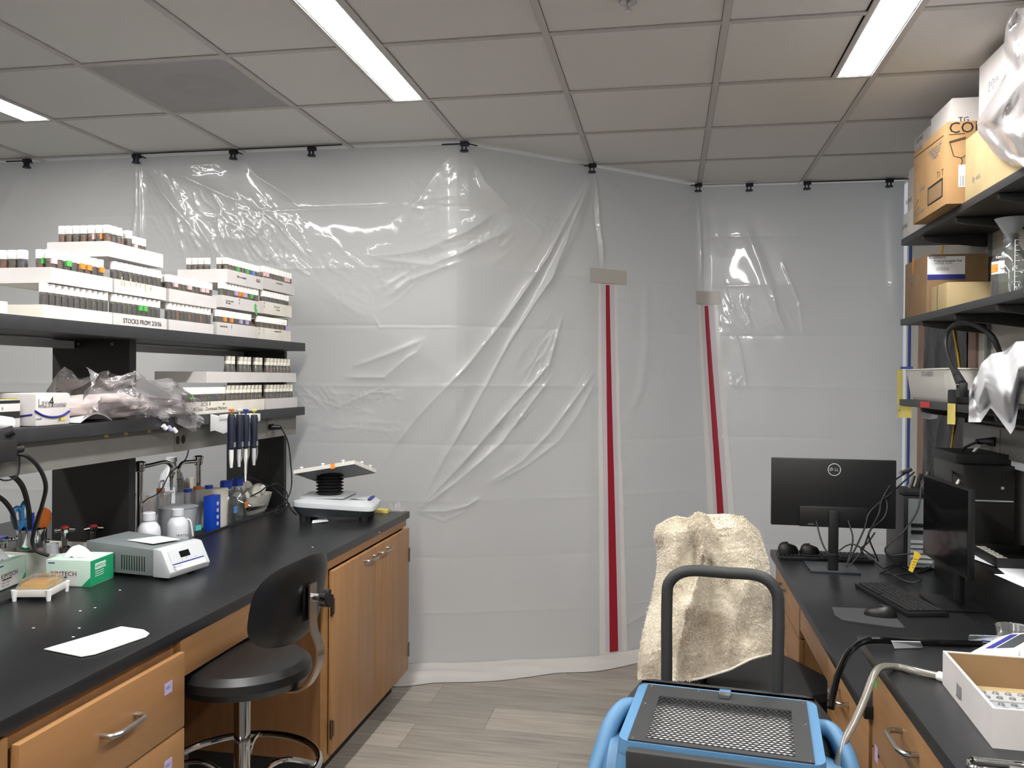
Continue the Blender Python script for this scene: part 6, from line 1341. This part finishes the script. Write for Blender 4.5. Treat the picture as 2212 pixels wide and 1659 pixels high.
build('thin_wire', MB().tube([AY(2099, 1356, 2.38), AY(2106, 1368, 2.38), AY(2116, 1376, 2.38)], .001, 5), 'white', t)

# ================================================================== RIGHT SHELVES
SXR = 1.10
t = thing('wall_shelves', 'three charcoal shelves on slotted wall tracks along the right wall', 'shelving', (1.39, 3, 1.5))
ZT, ZM, ZLo = 2.280, 1.896, 1.511
for z in (ZT, ZM, ZLo):
    build('shelf_board', MB().box(SXR, XR-.006, 1.0, 4.35, z-.030, z), 'shelfmat', t, bev=.002, world=True)
    for y in (4.06, 3.62, 3.18, 2.75):
        mb = MB(); mb.prism([(SXR+.015, z-.031), (XR-.02, z-.031), (XR-.02, z-.085), (SXR+.06, z-.058), (SXR+.02, z-.050)], y-.0125, y+.0125, Matrix(((1, 0, 0, 0), (0, 0, 1, 0), (0, 1, 0, 0), (0, 0, 0, 1)))); build('bracket', mb, 'shelfmat', t, bev=.002, world=True)
for y in (4.06, 3.18): build('wall_track', MB().box(XR-.018, XR-.001, y-.014, y+.014, 1.43, 2.7), 'midgrey', t, world=True)
def rbox(name, label, x0, x1, y0, y1, z0, z1, m, cat='box', bev=.002):
    t = thing(name, label, cat, ((x0+x1)/2, (y0+y1)/2, z0)); build('carton_body', MB().box(x0, x1, y0, y1, z0, z1), m, t, bev=bev, world=True); return t
NY_, NXM = (1, 0, 0), (0, -1, 0)
# top shelf
e = ZT+.0005
b1 = rbox('white_carton', 'lowest white carton at the curtain end of the top shelf', 1.105, 1.375, 3.96, 4.34, e, e+.115, 'boxwhite')
b2 = rbox('white_carton', 'second white carton up at the curtain end of the top shelf', 1.125, 1.375, 3.98, 4.33, e+.116, e+.325, 'boxwhite')
b3 = rbox('white_carton', 'third white carton up, topmost at the curtain end', 1.112, 1.375, 3.97, 4.19, e+.326, e+.435, 'boxwhite')
for b_, p in ((b1, AX(1948, 498, 1.1045)), (b2, AX(1957, 443, 1.1245)), (b3, AX(1980, 312, 1.1115))): text(b_, 'ISOPAK', .030, p, (0, -1, 0), (0, 0, 1), 'inkgrey')
b4 = rbox('white_carton', 'white carton standing on top of the lettered brown box', 1.078, 1.32, 3.55, 3.82, 2.5975, 2.702, 'boxwhite')
text(b4, '-- --', .03, AX(2020, 250, 1.0775), (0, -1, 0), (0, 0, 1), 'inkgrey'); text(b4, 'TG', .030, (1.10, 3.549, 2.606), (1, 0, 0), (0, 0, 1))
x0, y0, y1, zt = 1.045, 3.50, 3.945, 2.597
b6 = rbox('lettered_box', 'brown cardboard box lettered COR with a goblet outline drawing', x0, 1.34, y0, y1, e, zt, 'kraft', bev=.004)
def lx(px, py): return AX(px, py, x0-.0006)
def ly(px, py): return AY(px, py, y0-.0006)
text(b6, 'CORELLE', .062, ly(2049, 288), (1, 0, 0), (0, 0, 1)) if False else text(b6, 'COR', .060, ly(2049, 288), (1, 0, 0), (0, 0, 1))
build('rule_line', MB().cyl(ly(2050, 291), ly(2085, 288), .0014, n=5), 'ink', b6, world=True)
for P_ in ([(2051, 306), (2086, 296)], [(2051, 306), (2060, 337), (2066, 339), (2078, 341), (2086, 335)], [(2076, 341), (2079, 348), (2076, 356)], [(2051, 309), (2086, 299)]): build('drawing_line', MB().tube([ly(*p) for p in P_], .0016, 5, 1), 'ink', b6, world=True)
label_on(b6, 'barcode_label', 'paper', ly(2070, 404), (1, 0, 0), (0, 0, 1), .05, .085); text(b6, '||||', .022, AY(2073, 388, y0-.0014), (1, 0, 0), (0, 0, 1)); text(b6, '||||', .022, AY(2073, 399, y0-.0014), (1, 0, 0), (0, 0, 1))
text(b6, 'COVRE', .035, lx(1975, 335), (0, -1, 0), (0, 0, 1), 'inkgrey'); build('rule_line', MB().cyl(lx(1974, 342), lx(2038, 293), .0013, n=5), 'ink', b6, world=True)
for k in range(4): text(b6, 'Living Stemware 6 pieces'[:22-4*k], .018, lx(2006+k*3, 334+k*10-6*k), (0, -1, 0), (0, 0, 1), 'inkgrey')
build('label_panel', plate(lx(2004, 446), (0, -1, 0), (0, 0, 1), .19, .075), 'ink', b6, world=True); build('label_inner', plate(AX(2005.5, 442, x0-.0014), (0, -1, 0), (0, 0, 1), .170, .060), 'kraft3', b6, world=True)
for i, s in enumerate(('T', 'I', 'T')): text(b6, s, .035, lx(2024+5*i, 386-3*i), (0, -1, 0), (0, 0, 1))
text(b6, 'HOFFEN', .02, lx(1987, 415), (0, -1, 0), (0, 0, 1), 'inkgrey'); text(b6, 'MADE IN CHINA', .02, lx(1974, 470), (0, -1, 0), (0, 0, 1), 'inkgrey')
mb = MB(); [mb.tube([lx(*p) for p in P_], .0012, 5, 1) for P_ in ([(1975, 380), (1982, 350), (1984, 356)], [(1980, 395), (1984, 430), (1976, 450)], [(1975, 460), (1985, 448)])]; build('drawing_line', mb, 'inkgrey', b6, world=True)
b7 = rbox('pale_box', 'pale brown box under the plastic bag on the top shelf', 1.102, 1.378, 2.86, 3.47, e, e+.235, 'kraft2', bev=.003)
text(b7, 'fly vials', .03, AX(2100, 395, 1.1015), (0, -1, 0), (0, 0, 1), 'inkgrey')
mb = MB(); mb.add([(1.102, 3.46, e+.235), (1.102, 3.20, e+.235), (1.14, 3.22, e+.275), (1.15, 3.46, e+.275)], [(0, 1, 2, 3)]); build('open_flap', mb, 'kraft3', b7, world=True, solid=.003)
b8 = rbox('white_carton', 'big white carton under the plastic bag, nearly touching the ceiling', 1.13, 1.378, 2.92, 3.42, e+.28, e+.49, 'boxwhite', bev=.004)
b9 = rbox('white_carton', 'flat white carton between the pale brown box and the big carton', 1.16, 1.378, 2.90, 3.40, e+.2355, e+.279, 'boxwhite')
text(b8, '[=]==', .04, AX(2135, 195, 1.1295), (0, -1, 0), (0, 0, 1), 'inkgrey')
t = thing('plastic_bag', 'large translucent plastic bag spilling down over the top shelf boxes', 'bag', (1.1, 2.9, 2.5))
def bg_(u, v):
    Lp = [(2186, 20), (2172, 60), (2168, 105), (2180, 145), (2150, 200), (2110, 262), (2112, 285), (2150, 335), (2186, 358)]
    a = pl(Lp, v); px = a.x*(1-u)+2330*u; py = a.y*(1-u)+(a.y-20+40*v)*u
    n = mnoise.noise(Vector((u*7, v*6, 2)))+.25*mnoise.noise(Vector((u*18, v*18, 7)))
    X0 = 1.085-.03*math.sin(PI*u)+.028*n
    p = AX(px, py, X0); return (p.x, p.y, min(p.z, 2.785))
build('film', MB().grid(bg_, 50, 44), 'bagwhite', t, world=True, smooth=180)
# middle shelf
e = ZM+.0005
m1 = rbox('brown_carton', 'brown carton with a white and blue label on the middle shelf', 1.118, 1.37, 4.0, 4.345, e, e+.262, 'kraft3', bev=.004)
mp = lambda px, py: AY(px, py, 3.9993)
a_, b_ = mp(2003, 604), mp(2085, 553); label_on(m1, 'white_label', 'paper', a_, (1, 0, 0), (0, 0, 1), b_.x-a_.x, b_.z-a_.z); label_on(m1, 'blue_band', 'inkblue', Vector((a_.x, 3.9985, a_.z)), (1, 0, 0), (0, 0, 1), b_.x-a_.x, .022)
text(m1, 'flowtherm', .017, AY(2006, 559, 3.998), (1, 0, 0), (0, 0, 1)); text(m1, 'Polycarbonate Vial', .015, AY(2018, 566, 3.998), (1, 0, 0), (0, 0, 1)); text(m1, '24/CASE  50 ML', .011, AY(2018, 571, 3.998), (1, 0, 0), (0, 0, 1), 'inkgrey'); text(m1, '|||||||||||||', .016, AY(2022, 583, 3.998), (1, 0, 0), (0, 0, 1), 'inkgrey')
text(m1, 'Small Box', .022, AX(1962, 606, 1.1175), (0, -1, 0), (0, 0, 1), 'inkgrey'); text(m1, 'TIDE', .022, AX(1966, 618, 1.1175), (0, -1, 0), (0, 0, 1), 'inkgrey')
build('orange_tab', MB().prism([(0, 0), (.022, 0), (.016, -.07), (.008, -.085)], 0, .0006, frame(AX(1971, 556, 1.1175), (0, -1, 0), (0, 0, 1))), 'orange', m1, world=True)
m2 = rbox('small_brown_box', 'small brown box in front of the labelled carton', 1.135, 1.37, 3.78, 3.985, e, e+.115, 'kraft2', bev=.003); build('flap_gap', MB().box(1.134, 1.1352, 3.90, 3.903, e, e+.11), 'ink', m2, world=True)
q = AX(2148, 640, 1.20); yb_ = 3.30
t = thing('glass_bottle', 'large graduated glass bottle with a plastic funnel in its neck', 'bottle', (1.215, 3.33, e)); s_ = .064
hz_ = AY(2148, 540, 3.33).z-e; hn = AY(2148, 528, 3.33).z-e
build('bottle_glass', MB().lathe([(s_*.95, 0), (s_, .008), (s_, hz_-.045), (s_*.9, hz_-.02), (s_*.55, hz_+.0), (s_*.36, hn), (s_*.36, hn+.03)], 32), 'glass', t)
build('inner_glass', MB().lathe([(s_*.92, .006), (s_*.96, .012), (s_*.96, hz_-.05)], 28, cap=False), 'glass', t)
for k in range(11): L_ = .016 if k % 2 == 0 else .010; a = math.radians(-100); z = .02+k*.0185; mb = MB(); mb.add([(s_*1.005*math.cos(a+d), s_*1.005*math.sin(a+d), z+dz_) for d, dz_ in ((0, 0), (L_/s_, 0), (L_/s_, .0016), (0, .0016))], [(0, 1, 2, 3)]); build('graduation_mark', mb, 'inkwhite', t)
mb = MB(); mb.box(-.001, .001, -s_-.002, -s_-.001, .02, .205); build('graduation_line', mb.xf(Matrix.Rotation(math.radians(-10), 4, 'Z')), 'inkwhite', t)
for k, s in enumerate(('100', '200', '300', '400', '500')): text(t, s, .009, Vector((1.215+.012, 3.33-s_*1.0, e+.02+k*.037)), (1, .15, 0), (0, 0, 1), 'inkwhite')
build('white_patch', MB().grid(lambda u, v: (s_*1.01*math.cos(math.radians(-180+u*52)), s_*1.01*math.sin(math.radians(-180+u*52)), .09+.045*v), 6, 1), 'inkwhite', t); build('orange_tape', MB().grid(lambda u, v: (s_*1.02*math.cos(math.radians(-180+u*32)), s_*1.02*math.sin(math.radians(-180+u*32)), .096+.030*v), 5, 1), 'orange', t)
text(t, 'B. Agar', .012, Vector((1.215-s_*.92, 3.33-s_*.45, e+.104)), (.6, -.8, 0), (0, 0, 1))
text(t, 'KIMTON', .012, Vector((1.215-s_*.93, 3.33-s_*.4, e+.145)), (.6, -.8, 0), (0, 0, 1), 'inkwhite')
zf0 = AY(2148, 510, 3.33).z; t = thing('funnel', 'white translucent funnel standing in the neck of the glass bottle', 'funnel', (1.215, 3.33, e+hn))
zt_ = AY(2148, 473, 3.33).z-(e+hn); build('cone', MB().lathe([(.010, -.02), (.012, zt_-.075), (.055, zt_)], 28, cap=False), 'milk2', t); build('foil_collar', MB().lathe([(.022, .0), (.028, .012), (.023, .02), (.027, .03), (.02, .042)], 18, cap=False), 'plastic', t)
for k, (x, y, lab) in enumerate([(1.235, 3.13, 'conical glass flask with white patch right of the funnel bottle'), (1.27, 2.93, 'conical glass flask cut by the right picture edge')]):
    t = thing('conical_flask', lab, 'flask', (x, y, e)); build('flask_glass', MB().lathe([(.062, 0), (.066, .006), (.062, .03), (.022, .19), (.020, .245), (.023, .25)], 28), 'glass', t); build('inner_glass', MB().lathe([(.058, .008), (.019, .19), (.018, .24)], 24, cap=False), 'glass', t)
    build('white_patch', MB().grid(lambda u, v: ((.046-.020*v)*1.03*math.cos(math.radians(-150+u*40)), (.046-.020*v)*1.03*math.sin(math.radians(-150+u*40)), .085+.04*v), 5, 1), 'inkwhite', t)
    for j in range(6): z = .05+.02*j; rr_ = (.066-.0016*(z*1000-6)/6.5)+.001; rr_ = .0625-(z-.03)*.25+.001; build('graduation_mark', MB().add([(rr_*math.cos(a), rr_*math.sin(a), z+dz_) for a, dz_ in ((-1.75, 0), (-1.5, 0), (-1.5, .0015), (-1.75, .0015))], [(0, 1, 2, 3)]), 'inkwhite', t)
# lower shelf
e = ZLo+.0005
t = thing('white_tub', 'white plastic tub with faint pen lettering on the lower right shelf', 'tub', (1.24, 3.98, e))
mb = MB(); V = []
for hx, hy, z, rr_ in ((.105, .27, 0, .03), (.12, .285, .02, .035), (.135, .305, .135, .045), (.142, .312, .137, .05), (.142, .312, .142, .05), (.132, .302, .142, .045), (.115, .28, .02, .03)):
    P = []
    for cxx, cyy, a0 in ((hx-rr_, hy-rr_, 0), (-hx+rr_, hy-rr_, PI/2), (-hx+rr_, -hy+rr_, PI), (hx-rr_, -hy+rr_, 3*PI/2)):
        for k in range(6): a = a0+k*PI/10; P.append((cxx+rr_*math.cos(a), cyy+rr_*math.sin(a), z))
    V += P
n = 24; mb.add(V, [(i*n+k, i*n+(k+1) % n, (i+1)*n+(k+1) % n, (i+1)*n+k) for i in range(6) for k in range(n)]+[tuple(range(n))[::-1], tuple(range(6*n, 7*n))]); build('tub_wall', mb, 'offwhite', t)
text(t, 'DISCARDED', .028, AX(1990, 812, 1.101), (0, -1, 0), (0, 0, 1), 'inkgrey')
t = thing('black_cable_bundle', 'black cables looping up out of the white tub, plug end hanging down', 'cable')
for dx_ in (0, .012):
    build('cable', MB().tube([AX(2066, 812, 1.085-dx_), AX(2050, 780, 1.09), AX(2042, 745, 1.10), AX(2048, 715, 1.11), AX(2072, 700-dx_*300, 1.13), AX(2100, 700, 1.16), AX(2125, 712, 1.18), AX(2146, 735-dx_*500, 1.2), AX(2160, 762, 1.22), AX(2170, 790, 1.24)], .0095, 10), 'rubber', t)
a_, b_ = AX(2062, 800, 1.085), AX(2078, 832, 1.075); build('strain_relief', MB().cyl(a_, b_, .013, .019, 12), 'rubber', t); build('connector', MB().box(-.014, .014, -.022, .022, -.045, .01).xf(Matrix.Translation(b_)), 'black', t, bev=.003); build('silver_band', MB().cyl(b_+Vector((0, 0, .004)), b_, .0205, n=12), 'satin', t)
t = thing('black_pouch', 'small black case beside the white tub on the lower shelf', 'case', (1.14, 3.62, e)); build('case_body', MB().box(1.105, 1.19, 3.55, 3.66, e, e+.055), 'rubber', t, bev=.008, world=True)
t = thing('white_sheet', 'white translucent plastic sheeting bunched over the lower right shelf edge', 'plastic sheeting', (1.08, 3.2, e))
TL = [(2212+30, 735), (2195, 738), (2172, 758), (2140, 765), (2120, 785), (2105, 820), (2094, 842)]
BL = [(2212+30, 830), (2205, 850), (2192, 925), (2183, 938), (2140, 880), (2118, 912), (2092, 912)]
def ws(off, sd):
    def f(u, v):
        a = pl(TL, u); b = pl(BL, u); c = a*(1-v)+b*v; n = mnoise.noise(Vector((u*5+sd, v*3, sd)))+.15*mnoise.noise(Vector((u*12, v*9+sd, sd)))
        X0 = 1.07+off*math.sin(PI*min(1, v*1.15))*math.sin(PI*min(.999, u+.1))-.028*n
        p = AX(c.x, c.y, min(1.20, X0)); return (p.x if p.z > ZLo+.01 else min(p.x, 1.092), p.y, p.z)
    return f
build('sheet_film', MB().grid(ws(-.05, 1.0), 60, 36), 'sheeting', t, world=True, smooth=180); build('sheet_film', MB().grid(ws(.10, 5.0), 40, 24), 'sheeting', t, world=True, smooth=60)
# notes and tape on the shelf edge
def note(name, label, cat, m, P, x=1.0985, s=None, so=.0006):
    q = [AX(a, b, x) for a, b in P]; t = thing(name, label, cat, q[0]); mb = MB(); mb.add(q, [tuple(range(len(q)))]); build('sheet', mb, m, t, world=True, solid=so)
    if s: text(t, s, .014, q[-1]+Vector((-.002, -.004, -.03)), (0, -1, 0), (0, 0, 1), 'inkgrey')
    return t
note('red_tape_label', 'red tape label on the lower right shelf edge', 'tape label', 'red', [(1988, 880), (2008, 880), (2008, 868), (1988, 867)])
note('yellow_note', 'narrow yellow sticky note hanging from the lower right shelf edge', 'sticky note', 'yellow', [(2046, 916), (2063, 917), (2064, 872), (2047, 871)], x=1.096)
note('yellow_note', 'long yellow sticky note at the curtain end of the shelves', 'sticky note', 'yellow', [(1939, 902), (1950, 902), (1950, 800), (1937, 797)], x=1.15)
note('yellow_note', 'square yellow sticky note just below the lower right shelf end', 'sticky note', 'yellow', [(1941, 902), (1969, 903), (1970, 878), (1941, 874)], x=1.108, s='vortex')
note('torn_label', 'torn white paper label under the lower right shelf', 'paper', 'paper', [(1990, 903), (2008, 906), (2024, 904), (2026, 897), (1990, 890)], x=1.20)
note('blue_tape', 'short piece of blue painters tape above the white tub', 'tape', 'paintersblue', [(1945, 797), (1972, 797), (1972, 792), (1945, 792)], x=1.12)

# scattered paper specks on the left worktop
t = thing('paper_specks', 'tiny white specks scattered on the left black worktop', 'specks'); mb = MB(); rr = random.Random(9)
for px, py in ((171, 1357), (72, 1357), (259, 1275), (205, 1313), (158, 1376), (446, 1205), (675, 1182), (173, 1320), (820, 1150)):
    p = AZ(px, py, ZB+.0006); mb.box(p.x-.003, p.x+.003, p.y-.002, p.y+.003, p.z, p.z+.0008)
o = build('speck', mb, 'paper', t); o['kind'] = 'stuff'
